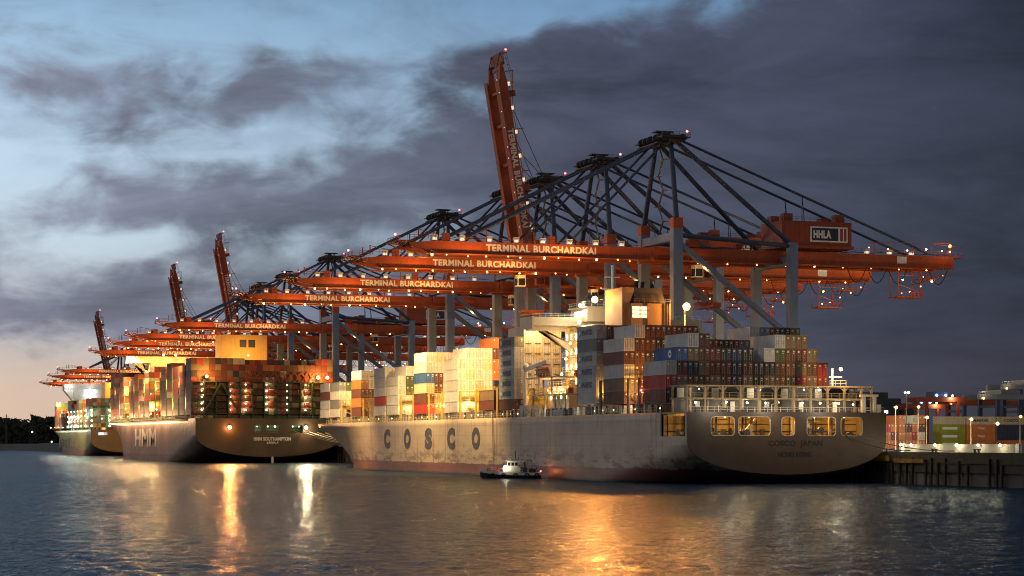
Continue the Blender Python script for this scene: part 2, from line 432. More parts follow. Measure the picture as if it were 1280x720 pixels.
def rrect(x0,x1,z0,z1,r=.8,n=5):
    pts=[]
    for cx,cz,a in ((x1-r,z0+r,-90),(x1-r,z1-r,0),(x0+r,z1-r,90),(x0+r,z0+r,180)):
        for i in range(n+1):
            t=R(a+90*i/n); pts.append((cx+r*math.cos(t),cz+r*math.sin(t)))
    return pts
def hull_mat(name,side,boot,zboot,rust,rough=.45,rustcol=(.16,.07,.025),scrape=.5):
    m=bpy.data.materials.new(name); m.use_nodes=True; nt=m.node_tree; b=nt.nodes['Principled BSDF']
    tc=nn(nt,'ShaderNodeTexCoord'); v=tc.outputs['Object']; sp=nn(nt,'ShaderNodeSeparateXYZ'); nt.links.new(v,sp.inputs[0]); z=sp.outputs[2]
    big=noise(nt,scaled(nt,v,.05,.05,.16),1.0,6,.65)
    c=mixc(nt,math_(nt,'MULTIPLY',sstep(nt,big,.38,.68),.5),(*side,1),(*[k*.55 for k in side],1))
    # plate seams
    for ax,per,wd in ((2,2.6,.035),(1,9.0,.05)):
        fr=math_(nt,'FRACT',math_(nt,'DIVIDE',sp.outputs[ax],per)); ln=math_(nt,'LESS_THAN',fr,wd/per*2)
        c=mixc(nt,math_(nt,'MULTIPLY',ln,.65),c,(*[k*.4 for k in side],1))
    stz=noise(nt,scaled(nt,v,.5,.55,.05),1.0,5,.7)
    c=mixc(nt,math_(nt,'MULTIPLY',sstep(nt,stz,.52,.70),rust),c,(*rustcol,1))
    fine=noise(nt,scaled(nt,v,1.8,2.6,.03),1.0,3,.6)
    c=mixc(nt,math_(nt,'MULTIPLY',sstep(nt,fine,.60,.70),rust*.8),c,(*[k*.35 for k in rustcol],1))
    # scrapes and fender rub in the lower side
    sc=noise(nt,scaled(nt,v,.3,.12,.5),1.0,6,.75)
    low=math_(nt,'MULTIPLY',sstep(nt,z,9.0,3.5),sstep(nt,sc,.47,.60))
    c=mixc(nt,math_(nt,'MULTIPLY',low,scrape),c,(.05,.035,.025,1))
    spot=noise(nt,scaled(nt,v,.22,.18,.25),1.0,3,.6)
    c=mixc(nt,math_(nt,'MULTIPLY',math_(nt,'MULTIPLY',sstep(nt,spot,.60,.68),sstep(nt,z,10,6)),.8*rust+.1),c,(.14,.055,.012,1))
    edge=math_(nt,'ADD',math_(nt,'MULTIPLY',math_(nt,'SUBTRACT',sc,.5),1.6),zboot)
    lo=math_(nt,'LESS_THAN',z,edge)
    bn=mixc(nt,sstep(nt,big,.35,.7),(*boot,1),(*[k*.45 for k in boot],1))
    c=mixc(nt,math_(nt,'MULTIPLY',lo,.92),c,bn)
    weed=math_(nt,'LESS_THAN',z,math_(nt,'ADD',math_(nt,'MULTIPLY',stz,.5),.15))
    c=mixc(nt,math_(nt,'MULTIPLY',weed,.7),c,(.02,.025,.012,1))
    nt.links.new(c,b.inputs['Base Color'])
    nt.links.new(math_(nt,'ADD',math_(nt,'MULTIPLY',big,.3),rough-.15),b.inputs['Roughness'])
    bu=nn(nt,'ShaderNodeBump'); bu.inputs['Strength'].default_value=.5; bu.inputs['Distance'].default_value=.15
    nt.links.new(noise(nt,scaled(nt,v,.25,.25,.3),1.0,3,.5),bu.inputs['Height']); nt.links.new(bu.outputs[0],b.inputs['Normal'])
    return m

def transom_outline(P,n=26):
    zs=[P['zt']+(P['zd']-P['zt'])*(i/n)**1.7 for i in range(n+1)]
    rt=[(hull_section(P,0,z),z) for z in zs]
    return [(x,z) for x,z in rt if x>0 or z==zs[0]]+[(-x,z) for x,z in rt[::-1] if x>0]

def mooring_room(P,ship,y1,m,lamps,power,col):
    hb=P['B']/2; zk=P['zk']; zd=P['zd']
    q=MB(); q.box(-hb+.3,hb-.3,.3,y1,zk-.25,zk); q.box(-hb+.3,hb-.3,y1,y1+.3,zk,zd-.35); q.box(-hb+.15,hb-.15,.3,16,zd-.35,zd)
    for x in [hb*k for k in (-.72,-.3,.12,.5,.86)]: q.box(x-.25,x+.25,3.2,3.7,zk,zd-.35)
    for i in range(6): q.box(-hb+.3,hb-.3,2+i*2.2,2.2+i*2.2,zd-.75,zd-.35)
    q.build('mooring_deck',m,ship)
    q=MB()
    for i in range(int(2*hb/3.4)): x=-hb+1.1+i*3.4+.5*(i%3); q.box(x-.06,x+.06,y1-.3,y1,zk,zd-.4)
    for z in (zk+1.6,zk+3.1): q.tube((-hb+.5,y1-.45,z),(hb-.5,y1-.45,z),.1,6)
    for i in range(5): x=-hb+5+i*(2*hb-10)/4; q.box(x-.5,x+.5,y1-.5,y1-.31,zk,zk+2.1)
    q.build('bulkhead_frame',STEEL,ship)
    for i,x in enumerate(lamps):
        bulb(ship,(x,3.0,zd-1.05),.16,L_WARM,'deck_lamp'); light(ship,(x+.6,2.2+(i%3)*1.6,zd-1.6),power*(1.35,.45,.9,.6,1.2,.35,1.5)[i%7],col,.15)
def winch(ship,x,y,z,s=1.0):
    q=MB(); q.tube((x-1.3*s,y,z+1.15*s),(x+1.3*s,y,z+1.15*s),.62*s,12)
    for k in (-1.35,0,1.35): q.tube((x+(k-.09)*s,y,z+1.15*s),(x+(k+.09)*s,y,z+1.15*s),1.05*s,14)
    q.box(x-1.6*s,x+1.6*s,y-.7*s,y+.7*s,z,z+.35*s); q.box(x+1.5*s,x+2.3*s,y-.5*s,y+.5*s,z,z+1.5*s)
    q.build('winch',STEEL,ship)
def bollards(ship,pts,m):
    for (x,y,z) in pts:
        q=MB(); q.box(x-.8,x+.8,y-.35,y+.35,z,z+.15)
        for k in (-.5,.5): q.tube((x+k,y,z),(x+k,y,z+.85),.24,8); q.tube((x+k,y,z+.85),(x+k,y,z+.95),.3,8)
        q.build('bollard',m,ship)

# ================================================================== NEAR SHIP
P1=dict(B=45.6,L=349,zd=14.9,zk=9.4,zt=2.0,zr=7.2,ts=80,we=120,stem=9,de=50)
S1=empty('container_ship',(195.3,387,0),'large grey container ship in front with rusty streaked stern and big dark hull lettering','ship')
HULL1=hull_mat('grey_hull_paint',(.47,.40,.295),(.20,.065,.045),3.0,.62,scrape=.7)
link('hull',hull_mesh(P1),HULL1,S1)
HB=22.8
holes=[rrect(-17.6,-12.3,10.0,13.9),rrect(-11.4,-4.2,10.0,13.9),rrect(-1.6,1.4,10.0,13.9),rrect(4.2,10.9,10.0,13.9),rrect(12.1,17.1,10.0,13.9)]
plate('transom',transom_outline(P1),holes,HULL1,S1,.3)
for h in holes:             # rims round the openings
    q=MB()
    for a,b in zip(h,h[1:]+h[:1]): q.bar((a[0],-.16,a[1]),(b[0],-.16,b[1]),.12)
    q.build('opening_rim',HULL1,S1)
# side shell at the stern: open mooring port on the river side, closed on the quay side
q=MB(); q.box(HB-.3,HB,0,16,9.4,14.9); q.build('side_shell',HULL1,S1)
q=MB(); q.box(-HB,-HB+.3,0,1.1,9.4,14.9); q.box(-HB,-HB+.3,13.6,16,9.4,14.9); q.box(-HB,-HB+.3,1.1,13.6,9.4,9.9)
q.build('side_shell',HULL1,S1)
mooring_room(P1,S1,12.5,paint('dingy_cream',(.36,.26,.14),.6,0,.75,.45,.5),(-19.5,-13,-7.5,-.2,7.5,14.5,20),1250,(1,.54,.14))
for x in (-15,-8.5,7.2,14.4): winch(S1,x,6.5+rnd.random()*2,9.4,1.0)
winch(S1,-19.8,8.5,9.4,.9)
for i,(x0,x1,y) in enumerate([(-17,-12.8,2.2),(-10.8,-7.6,2.6),(5.2,9.2,2.0),(12.6,16.4,2.4),(-21,-18,4)]):
    q=MB(); h=9.4+.9+.5*(i%3); q.box(x0,x1,y,y+.5,9.4,9.9); q.tube((x0+.5,y+.2,9.9),(x0+.5,y+.2,h+.4),.3,8); q.tube((x1-.6,y,h-.2),(x1-.6,y+.5,h-.2),.75,12); q.bar((x0+.6,y+.2,h+.1),(x1-.5,y+.2,h-.3),.22)
    q.bar((x0+1.6,y+.6,9.4),(x0+1.9,y+.6,13.9),.22); q.bar((x0+2.3,y+1.4,9.4),(x0+2.3,y+1.4,14.4),.3); q.bar((x0-.2,y+.4,13.2),(x1+.2,y+.4,13.35),.14); q.build('mooring_gear',STEEL,S1)
bollards(S1,[(-16.5,1.2,9.4),(-13.4,1.2,9.4),(-9.5,1.2,9.4),(-6,1.2,9.4),(-.2,1.2,9.4),(6,1.2,9.4),(9,1.2,9.4),(13.2,1.2,9.4),(15.6,1.2,9.4)],STEEL)
q=MB(); q.bar((-8.6,4,10.4),(-5.2,4.5,13.6),.35); q.bar((-9.4,4,9.4),(-8.6,4,11.4),.5); q.build('davit_arm',CREAM,S1)
q=MB(); q.bar((6.2,3,9.5),(6.2,3,14.5),.4); q.bar((4.6,3.1,12.6),(9.6,3.1,13.2),.25); q.build('davit_arm',CREAM,S1)
letter('COSCO  JAPAN',12.4,1.5,LETB,S1,(1.6,-.17,8.3),FACE_AFT,.03)
letter('HONG KONG',7.6,1.1,LETB,S1,(1.4,-.17,6.2),FACE_AFT,.03)
for ch,yw in zip('COSCO',(610.5,588.6,567.3,545.9,524)):
    letter(ch,7.0,6.0,LETMID,S1,(-22.86,yw-387,9.65),FACE_RIVER,.07)
# stern gallery: two open storeys under the aftmost stack
q=MB()
xs=[-21.8+i*4.0 for i in range(11)]+[20.6]
for z0 in (17.55,20.15): q.box(-22.3,20.9,2.0,9.9,z0,z0+.28)
for x in xs:
    for y in (2.1,9.5): q.box(x-.22,x+.22,y,y+.4,14.9,20.15)
for z0 in (14.9,17.83): q.rail([(-22.2,2.0,z0),(20.8,2.0,z0)],1.05,1.9,.07)
for x0,x1 in zip(xs[:-1],xs[1:]):     # arched web frames
    for sx,xx in ((1,x0+.22),(-1,x1-.22)):
        q.bar((xx,2.3,19.4),(xx+sx*.7,2.3,20.15),.2); 
q.build('stern_gallery',paint('dingy_cream',(0,0,0)),S1)
q=MB(); q.box(-22.2,20.8,9.92,10.2,14.9,20.1); q.build('gallery_bulkhead',STEEL,S1)
for i,x in enumerate(xs[:-1]):
    q=MB()
    if i%2==0: q.box(x+1.0,x+2.6,9.6,9.9,17.83,20.0)
    else: q.box(x+1.2,x+2.2,9.6,9.9,14.9,17.2)
    q.build('gallery_locker',WHITE,S1)
gl=[(-17.2,20.0,L_COOL),(-3.2,20.0,L_WHITE),(7.0,20.0,L_WHITE),(10.6,20.0,L_WHITE),(-18,17.2,L_WHITE),(-11.0,17.3,L_WHITE),(-6.2,17.2,L_WHITE),(-2.0,17.2,L_WHITE),(6.6,17.2,L_WHITE),(10.8,17.2,L_WHITE),(15.2,17.2,L_WARM),(18.6,17.0,L_WHITE)]
for x,z,m_ in gl:
    bulb(S1,(x,6.6,z-.3),.22,m_,'gallery_lamp'); light(S1,(x,7.6,z-.8),150,WHT,.15)
# stern rail gear, goal-post and lamp at the quay-side corner
q=MB(); q.rail([(-22.6,.4,14.9),(22.5,.4,14.9)],1.0,1.5,.06); q.rail([(22.5,.4,14.9),(22.5,40,14.9)],1.0,2.5,.06); q.build('stern_rail',CREAM,S1)
q=MB(); q.box(17.9,18.7,1.2,1.9,14.9,18.2); q.box(20.6,21.2,1.2,1.8,14.9,18.2); q.box(17.5,21.6,1.1,1.9,18.2,18.7); q.box(21.3,22.2,1,1.8,14.9,16.6); q.build('fairlead_post',CREAM,S1)
q=MB(); q.box(11.6,12.0,3,3.4,20.4,24.2); q.box(11.0,14.0,2.9,3.3,22.2,22.5); q.rail([(11.2,3,20.4),(15,3,20.4)],1.2,1,.07); q.build('stern_lamp_post',CREAM,S1)
bulb(S1,(13.4,2.3,24.0),.4,L_WARM,'stern_lamp'); light(S1,(13.2,.2,23.4),3200,WARM,.3)
for x in (-15.5,-3.5,9.5):  # three lamps on arms, added only to lift the transom's brightness
    q=MB(); q.bar((x,.6,14.9),(x,.6,16.4),.12); q.bar((x,.6,16.4),(x,-2.6,17.0),.12); q.build('fill_lamp_arm',CREAM,S1)
    bulb(S1,(x,-2.7,16.8),.13,L_WARM,'stern_lamp'); light(S1,(x,-5.6,16.0),1700,(1,.88,.68),.3)
for x in (-20,-14,-9.5,-4,3,9,14): 
    q=MB(); q.box(x-.5,x+.5,.8,1.6,14.9,15.5+.6*rnd.random()); q.build('deck_fitting',STEEL,S1)
# side passage under the stacks: posts, dark coaming, rail, small lamps
pm=[]
for wd in (.28,.6):
    q=MB(); q.box(0,.6,0,wd,0,1.85); me=q.mesh('hatch_post'); me.materials.append(GALV); pm.append(me)
for y in [17+i*2.9 for i in range(98)]:
    link('hatch_post',pm[0 if int(y*1.3)%3 else 1],None,S1,(-22.3,y+rnd.uniform(-.5,.5),14.9))
q=MB(); q.rail([(-22.6,16.2,14.9),(-22.6,300,14.9)],1.05,2.6,.07); q.build('deck_rail',CREAM,S1)
q=MB(); q.box(-19.2,19.2,31,70,14.9,16.9); q.box(-19.2,19.2,104,306,14.9,16.9); q.box(-22.2,22.2,10.3,26,16.6,16.95); q.build('hatch_coaming',STEEL,S1)
for i in range(44):
    y=20+i*6.5+rnd.uniform(-1,1)
    bulb(S1,(-20.2,y,15.9),.17,(L_WHITE if y<100 else L_WARM),'passage_lamp')
for y in (30,60,85,125,150,175,200,225,255,280): light(S1,(-20.6,y,16.2),220,WHT if y<100 else WARM,.15)
# lashing bridges between the stacks
def lashing(y,w=1.0,h=6.5,m=CREAM,xs=(-22.4,22.4)):
    q=MB(); n=9
    for i in range(n+1):
        x=xs[0]+(xs[1]-xs[0])*i/n; q.box(x-.16,x+.16,y,y+w,14.9,16.95+h)
    for z in (16.95+h*.45,16.95+h-.2): q.box(xs[0],xs[1],y,y+w,z,z+.2); q.rail([(xs[0],y,z+.2),(xs[1],y,z+.2)],1.0,2.4,.07)
    for i in range(n):
        x0=xs[0]+(xs[1]-xs[0])*i/n; x1=xs[0]+(xs[1]-xs[0])*(i+1)/n
        a,b=(x0,x1) if i%2 else (x1,x0); q.bar((a,y+.2,17),(b,y+.2,16.95+h*.45),.16)
    q.build('lashing_bridge',m,S1)
for y,m_ in ((25.6,STEEL),(31.6,STEEL),(48.1,STEEL),(120.0,YELLOW),(137.6,YELLOW),(151.4,YELLOW),(168,YELLOW),(180.6,YELLOW),(196.6,YELLOW),(209.6,YELLOW),(224.6,YELLOW),(239,YELLOW),(252,YELLOW),(267,YELLOW),(280,YELLOW),(294,YELLOW)): lashing(y,m=m_,h=5.6)
# accommodation block, funnel casing, bridge with braced wings
q=MB(); q.box(-11.2,12,81,101,14.9,37.2); q.box(-16.5,14,84,99,14.9,22.4)
for z in (18.6,22.4,26.1,29.8,33.5): q.box(-11.9,12.5,80.4,101.6,z,z+.22)
q.build('deckhouse',CREAM,S1)
q=MB()
for z in (22.62,26.32,30.02,33.72): q.rail([(-11.8,101,z),(-11.8,80.5,z),(12,80.5,z)],1.0,2,.07)
q.rail([(-16.4,99,22.6),(-16.4,84.1,22.6),(-12,84.1,22.6)],1.0,1.8,.08)
q.build('deckhouse_rail',WHITE,S1)
for z in (19.3,23.0,26.7,30.4,34.1):
    for k,y in enumerate((83,86,89.5,93,96.5,99.5)):
        if z<22 : 
            if y<84 or y>98: continue
        qx=-16.53 if z<22 else -11.23
        q=MB(); q.box(qx-.03,qx+.05,y-.5,y+.5,z,z+1.4); q.build('window',L_WIN2 if (k+int(z))%2 else L_WIN,S1)
q=MB(); q.box(-10,-4,80.9,81,31,33); q.build('casing_vent',L_WIN,S1)
q=MB(); q.box(-22.6,22.6,93.5,101.5,37.4,38.4); q.box(-22.8,-22.2,93,102,36.6,39.6); q.box(22.2,22.8,93,102,36.6,39.6)
for sx in (-1,1):
    q.box(min(sx*22.6,sx*12),max(sx*22.6,sx*12),96.4,98.2,36.2,37.4)
    q.prism([(sx*21.5,37.3),(sx*19.8,37.3),(sx*11.2,31.0),(sx*11.2,33.0)],'y',96.6,98.0)
q.box(-22.6,22.6,93.4,93.6,38.4,39.5); q.box(-22.6,22.6,101.4,101.6,38.4,39.5)
q.build('bridge_wing',CREAM,S1)
q=MB(); q.box(-9.5,9.5,90,101,38.4,41.8); q.box(-10.2,10.2,89.4,101.6,41.8,42.1); q.build('wheelhouse',CREAM,S1)
for y in (91.5,93.6,95.7,97.8): 
    q=MB(); q.box(-9.56,-9.45,y-.85,y+.85,39.7,41.1); q.build('window',L_WIN2,S1)
q=MB(); q.rail([(-22.4,93.5,39.5),(22.4,93.5,39.5)],.8,1.6,.07); q.rail([(-10,101,42.1),(-10,89.6,42.1),(10,89.6,42.1)],1.1,1.5,.07); q.build('bridge_rail',WHITE,S1)
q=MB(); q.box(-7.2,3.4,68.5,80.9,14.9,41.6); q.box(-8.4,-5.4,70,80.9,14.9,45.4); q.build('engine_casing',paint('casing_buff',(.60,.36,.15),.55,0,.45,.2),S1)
q=MB()
for z in (18,24,30,36): q.box(-7.3,3.5,68.3,68.5,z,z+.18)
for x in (-6.9,-2.6,2.9): q.box(x-.09,x+.09,68.32,68.5,15,41.6)
q.bar((3.0,68.2,15),(3.0,68.2,41.6),.14); q.bar((2.4,68.2,15),(2.4,68.2,41.6),.14)
q.rail([(-7.2,68.6,41.6),(3.4,68.6,41.6)],1.1,1.3,.07); q.build('casing_trim',paint('dingy_cream',(0,0,0)),S1)
for i,(x,y,z,w_,h_) in enumerate([(-14.2,83,22.7,1.6,1.7),(-14.6,87.5,22.7,1.0,1.2),(-13.6,93,22.7,2.0,1.5),(-20.4,74,20.2,1.2,1.4),(-19,78,20.2,1.7,1.1),(-21,89.6,20.2,.9,1.6),(-18.6,97.4,24.5,1.0,1.2),(-15.6,82.2,24.5,1.2,1.5)]):
    q=MB(); q.box(x,x+w_,y,y+w_*.8,z,z+h_); q.build('deck_box',(WHITE,GALV,YELLOW,ORANGE)[i%4],S1)
for k,(y0,z0,z1) in enumerate([(82,14.9,18.6),(88,18.8,22.4),(82,22.6,26.1),(88,26.3,29.8),(82,30,33.5)]):
    q=MB(); d=5.2 if k%2==0 else -5.2
    for xx in (-12.6,-11.9): q.bar((xx,y0,z0),(xx,y0+d,z1),.12,.24)
    for j in range(9): q.box(-12.6,-11.9,y0+d*j/9-.12,y0+d*j/9+.12,z0+(z1-z0)*j/9,z0+(z1-z0)*j/9+.05)
    q.rail([(-12.6,y0,z0),(-12.6,y0+d,z1)],1.0,1.3,.06); q.build('ladder_stair',GALV,S1)
q=MB(); q.prism([(-6.6,41.6),(2.8,41.6),(1.6,45.4),(-5,45.4)],'y',70,79.5)
for x,y in ((-3.6,73),(-1.2,75),(.2,72.5),(-2.2,77)): q.tube((x,y,45.4),(x,y-.4,47.2),.5,8)
q.build('funnel',STEEL,S1)
for i in range(3):
    for j in range(2):
        q=MB(); q.box(-6.4+j*2.1,-4.6+j*2.1,68.42,68.5,38.2+i*.95,38.9+i*.95); q.build('window',L_WIN,S1)
q=MB(); q.tube((0,97,42.1),(0,97,53),.35,8); q.bar((-3,97,47),(3,97,47),.3); q.bar((-2,97,50),(2,97,50),.25); q.bar((-2.5,96.2,45.6),(2.5,96.2,45.6),.5,.3); q.build('radar_mast',WHITE,S1)
# deck lamps on the house: dazzling floods aft and forward
for (x,y,z,p,c,m_,r_) in [(-11.6,79.6,43.0,2200,AMBER,L_WARM,.8),(2.5,92.4,42.6,0,WARM,L_WARM,.3),(7.3,67.9,41.0,14000,(1,.40,.08),L_WARM,.95),
                          (-10.6,92.2,42.4,1600,WHT,L_WHITE,.45),(-12.3,84,40.4,900,WHT,L_WHITE,.4),(-12.4,88,38.0,900,WHT,L_WHITE,.4)]:
    bulb(S1,(x,y,z),r_,m_,'flood_lamp')
    if p: light(S1,(x-.3,y-1.1,z+.1),p,c,.4)
q=MB(); q.bar((7.3,69,36),(7.3,69,41.6),.3); q.bar((7.3,69,41.4),(7.3,68,41.4),.25); q.box(5,9.4,68.6,80.9,14.9,36); q.bar((-11.2,81,42.6),(-11.6,79.8,43),.25); q.build('lamp_bracket',CREAM,S1)
light(S1,(-12.4,77.6,43.0),230000,(1,.32,.05),.5,'SPOT',(-.40,-.92,-.30),56); light(S1,(6.8,66.6,41.4),22000,(1,.36,.07),.5,'SPOT',(-.42,-.85,-.30),70)
for (x,y,z,p) in [(-18,103.2,36.6,2400),(-8,103.0,38.8,2600),(4,103.0,38.8,1800),(15,103.2,36.6,1100)]:
    bulb(S1,(x,102.4,z),.35,L_WARM,'flood_lamp'); light(S1,(x,y+.4,z),p,(1,.54,.15),.35)
for (x,y,z,p,c) in [(-17.6,86,21.5,1200,WHT),(-17.4,92,21.7,1200,WARM),(-17.4,97,21.5,1500,WARM),(-13.2,82.5,25.6,900,WHT),(-13.2,90,25.8,900,WHT),(-13.2,98,25.6,900,WHT),(-13.2,84,29.3,800,WHT),(-13.2,95,29.3,800,WHT),(-13.2,83,33,900,WHT),(-13.2,92,33,900,WHT)]:
    bulb(S1,(x,y,z),.3,L_WHITE,'deck_lamp'); light(S1,(x-.7,y-.2,z-.2),p*.42,AMBER if z<26 else WARM,.2)
# side deck gear below the house: crane, lockers, accommodation ladder, davits
q=MB(); q.tube((-20.5,104,14.9),(-20.5,104,27.5),.7,10,.5); q.bar((-20.5,104,26.8),(-20.6,88,28.2),.8,.9); q.ball((-20.5,104,27.6),.9); q.build('stores_crane',WHITE,S1)
for bx in ((-22.2,-17,100,104,14.9,17.8),(-22.3,-20,72,80,14.9,16.4),(-21.6,-18,66,71,14.9,16.8)):
    q=MB(); q.box(*bx); q.build('deck_locker',GALV,S1)
q=MB(); q.rail([(-22.2,71,20.2),(-22.2,95,20.2)],1.1,1.6,.08); q.box(-22.4,-16.5,71,96,20.0,20.2)
for y in (72,79,86,95): q.box(-22.1,-21.8,y,y+.3,14.9,20)
for y in (72,86): q.bar((-22,y+.2,15),(-22,y+6.8,20),.16)
q.box(-22.4,-16.6,80.6,99,24.2,24.5); q.rail([(-22.3,81,24.5),(-22.3,98.6,24.5)],1.1,1.8,.08)
for y in (81,90,98.4): q.box(-22.2,-21.9,y,y+.3,20.2,24.3)
q.build('boat_deck',CREAM,S1)
q=MB()
for y in (86.8,95): q.bar((-20,y,24.5),(-20.8,y,27.2),.4); q.bar((-20.8,y,27.2),(-22.4,y,27),.35)
q.build('davit',WHITE,S1)
# rig lamp glow between the aft stacks
for (x,y,z,p,c) in [(-20.6,28.4,19.4,2600,AMBER),(-16,29.2,22,2200,AMBER),(-20,48.6,19.5,700,AMBER),(-17,48.4,21,600,AMBER)]:
    bulb(S1,(x,y,z),.3,L_WARM,'deck_lamp'); light(S1,(x-.3,y,z+.5),p,c,.2)
bulb(S1,(-22.3,25.2,19.8),.22,L_RED,'side_lamp'); light(S1,(-22.8,24.6,19.8),260,(1,.12,.06),.15)
for (x,y,z,p) in [(-20,151.8,19.0,1600),(-17,168.4,19,1600),(-18,181,19,1400),(-18,210,19,1600),(-17,224.8,20,1600),(-19,239.4,19,1500),(-17,252.4,22,1500),(-19,267.4,20,1600),(-16,280.4,21,1600),(-12,294.5,20,1400)]:
    bulb(S1,(x,y,z),.28,L_WARM,'deck_lamp'); light(S1,(x-.3,y-.6,z+.4),p,WARM,.2)
# bow bulwark and foremast
q=MB(); q.tube((0,322,14.9),(0,322,31),.5,8,.3); q.bar((-2,322,27),(2,322,27),.25); q.build('foremast',CREAM,S1)

# the lifeboat hanging in its davits
q=MB(); vs=[];n=10
LB=empty('lifeboat',(177.4-2.6,387+90.8,24.2),'orange covered lifeboat hanging beside the near ship\'s deckhouse','lifeboat')
q=MB()
prof=[(-4.2,.05,1.3),(-3.7,.8,.55),(-2.4,1.35,.2),(0,1.5,.1),(2.4,1.35,.2),(3.7,.8,.55),(4.2,.05,1.4)]
sec=lambda y,hw,zb:[(-hw,y,1.5),(-hw*.8,y,zb+.5),(0,y,zb),(hw*.8,y,zb+.5),(hw,y,1.5),(hw*.85,y,2.3),(hw*.4,y,2.9),(-hw*.4,y,2.9),(-hw*.85,y,2.3)]
vv=[];ff=[];k=9
for p in prof: vv+=sec(*p)
for i in range(len(prof)-1):
    for j in range(k): ff.append((i*k+j,i*k+(j+1)%k,(i+1)*k+(j+1)%k,(i+1)*k+j))
q.add(vv,ff); q.build('boat_hull',paint('lifeboat_orange',(.62,.16,.03),.45),LB,smooth=True)
q=MB(); q.box(-.7,.7,-2.4,-.9,2.8,3.5); q.build('conning_hood',paint('lifeboat_orange',(0,0,0)),LB)
q=MB()
for y in (-1.9,0,1.9): q.box(-1.5,-1.4,y-.3,y+.3,1.9,2.3)
q.build('window',GLASS,LB)
q=MB()
for y in (-3.6,3.6): q.bar((0,y,2),(0,y,3.2),.1)
q.build('lifting_hook',STEEL,LB)

# ================================================================== CONTAINERS
CC={'W':('white',(.66,.65,.62)),'M':('pale grey',(.50,.52,.54)),'G':('mid grey',(.22,.235,.25)),'K':('black',(.035,.035,.04)),
    'N':('navy blue',(.028,.04,.09)),'B':('blue',(.045,.13,.33)),'R':('red',(.46,.05,.035)),'D':('dark maroon',(.17,.045,.032)),
    'O':('orange',(.58,.19,.045)),'T':('tan',(.25,.17,.092)),'Y':('cream',(.68,.58,.38)),'E':('dark green',(.09,.12,.045)),'L':('lime green',(.33,.36,.03)),'P':('rust brown',(.16,.058,.031))}
CM={k:paint('container_'+v[0].replace(' ','_'),v[1],.6,0,.45,.22 if k not in 'KN' else .1,.5,vary=.3) for k,v in CC.items()}
CW=2.44
def container_mesh(ln,h):
    q=MB(); hw=CW/2; pitch=.56; dp=.055; t=.12
    # corner posts and rails
    for x in (-hw,hw-t):
        for y in (0,ln-t): q.box(x,x+t,y,y+t,0,h)
        q.box(x,x+t,t,ln-t,0,.16); q.box(x,x+t,t,ln-t,h-.1,h)
    for y in (0,ln-t): q.box(-hw+t,hw-t,y,y+t,0,.16); q.box(-hw+t,hw-t,y,y+t,h-.12,h)
    # corrugated sides
    n=int((ln-2*t)/pitch); pitch=(ln-2*t)/n
    for sx in (-1,1):
        pr=[]
        for i in range(n):
            y=t+i*pitch
            pr+=[(sx*(hw-.02),y+.1*pitch),(sx*(hw-.02),y+.4*pitch),(sx*(hw-.02-dp),y+.55*pitch),(sx*(hw-.02-dp),y+.95*pitch)]
        q.add([(x,y,.16) for x,y in pr]+[(x,y,h-.1) for x,y in pr],[(i,i+1,len(pr)+i+1,len(pr)+i) for i in range(len(pr)-1)])
    q.add([(-hw+t,t,h-.04),(hw-t,t,h-.04),(hw-t,ln-t,h-.04),(-hw+t,ln-t,h-.04),(-hw+t,t,.1),(hw-t,t,.1),(hw-t,ln-t,.1),(-hw+t,ln-t,.1)],[(0,1,2,3),(4,5,6,7)])
    q.box(-hw+t,hw-t,ln-.09,ln-.06,.16,h-.12)
    return q
def door_mesh(h):
    q=MB(); hw=CW/2-.12
    for a,b in ((-hw,-.03),(.03,hw)):
        q.box(a,b,.05,.09,.16,h-.12)
        for k in range(3):
            z0=.3+k*(h-.5)/3; q.box(a+.12,b-.12,.03,.06,z0,z0+(h-.5)/3-.18)
    q.cur=1
    for x in (-.82,-.36,.36,.82):
        q.tube((x,.0,.2),(x,.0,h-.15),.035,5)
        for z in (.5,h*.5,h-.5): q.box(x-.09,x+.09,-.01,.05,z-.05,z+.05)
    q.box(-.78,-.4,-.03,.01,1.0,1.07); q.box(.4,.78,-.03,.01,1.0,1.07)
    q.cur=2; q.box(.52,.98,.0,.045,h-.75,h-.45); q.box(.55,.9,.0,.045,h-1.15,h-.98); q.box(-.9,-.5,.0,.045,h-.9,h-.5) if h>2.6 else None
    return q
_cm={}
def cmesh(ln,h,k):
    key=(ln,h,k)
    if key not in _cm:
        a=container_mesh(ln,h).mesh('container_body'); a.materials.append(CM[k])
        d_=door_mesh(h).mesh('container_door'); d_.materials.append(CM[k]); d_.materials.append(GALV); d_.materials.append(LETW)
        _cm[key]=(a,d_)
    return _cm[key]
NC=[0]
q=MB(); q.box(-.02,.01,-.75,.75,-.75,.75); q.cur=1
q.prism([((.62 if i%2==0 else .27)*math.cos(math.pi*i/7),(.62 if i%2==0 else .27)*math.sin(math.pi*i/7)) for i in range(14)],'x',-.035,-.02)
EMBLEM=q.mesh('line_emblem'); EMBLEM.materials.append(paint('emblem_blue',(.20,.36,.46),.55)); EMBLEM.materials.append(LETW)
q=MB(); q.prism([(.85*math.cos(math.pi*i/10),.85*math.sin(math.pi*i/10)) for i in range(20)],'x',-.02,.01); q.cur=1; q.box(-.03,-.02,-.45,.45,-.2,.2)
DISC=q.mesh('line_emblem'); DISC.materials.append(LETW); DISC.materials.append(MATS['container_blue'])
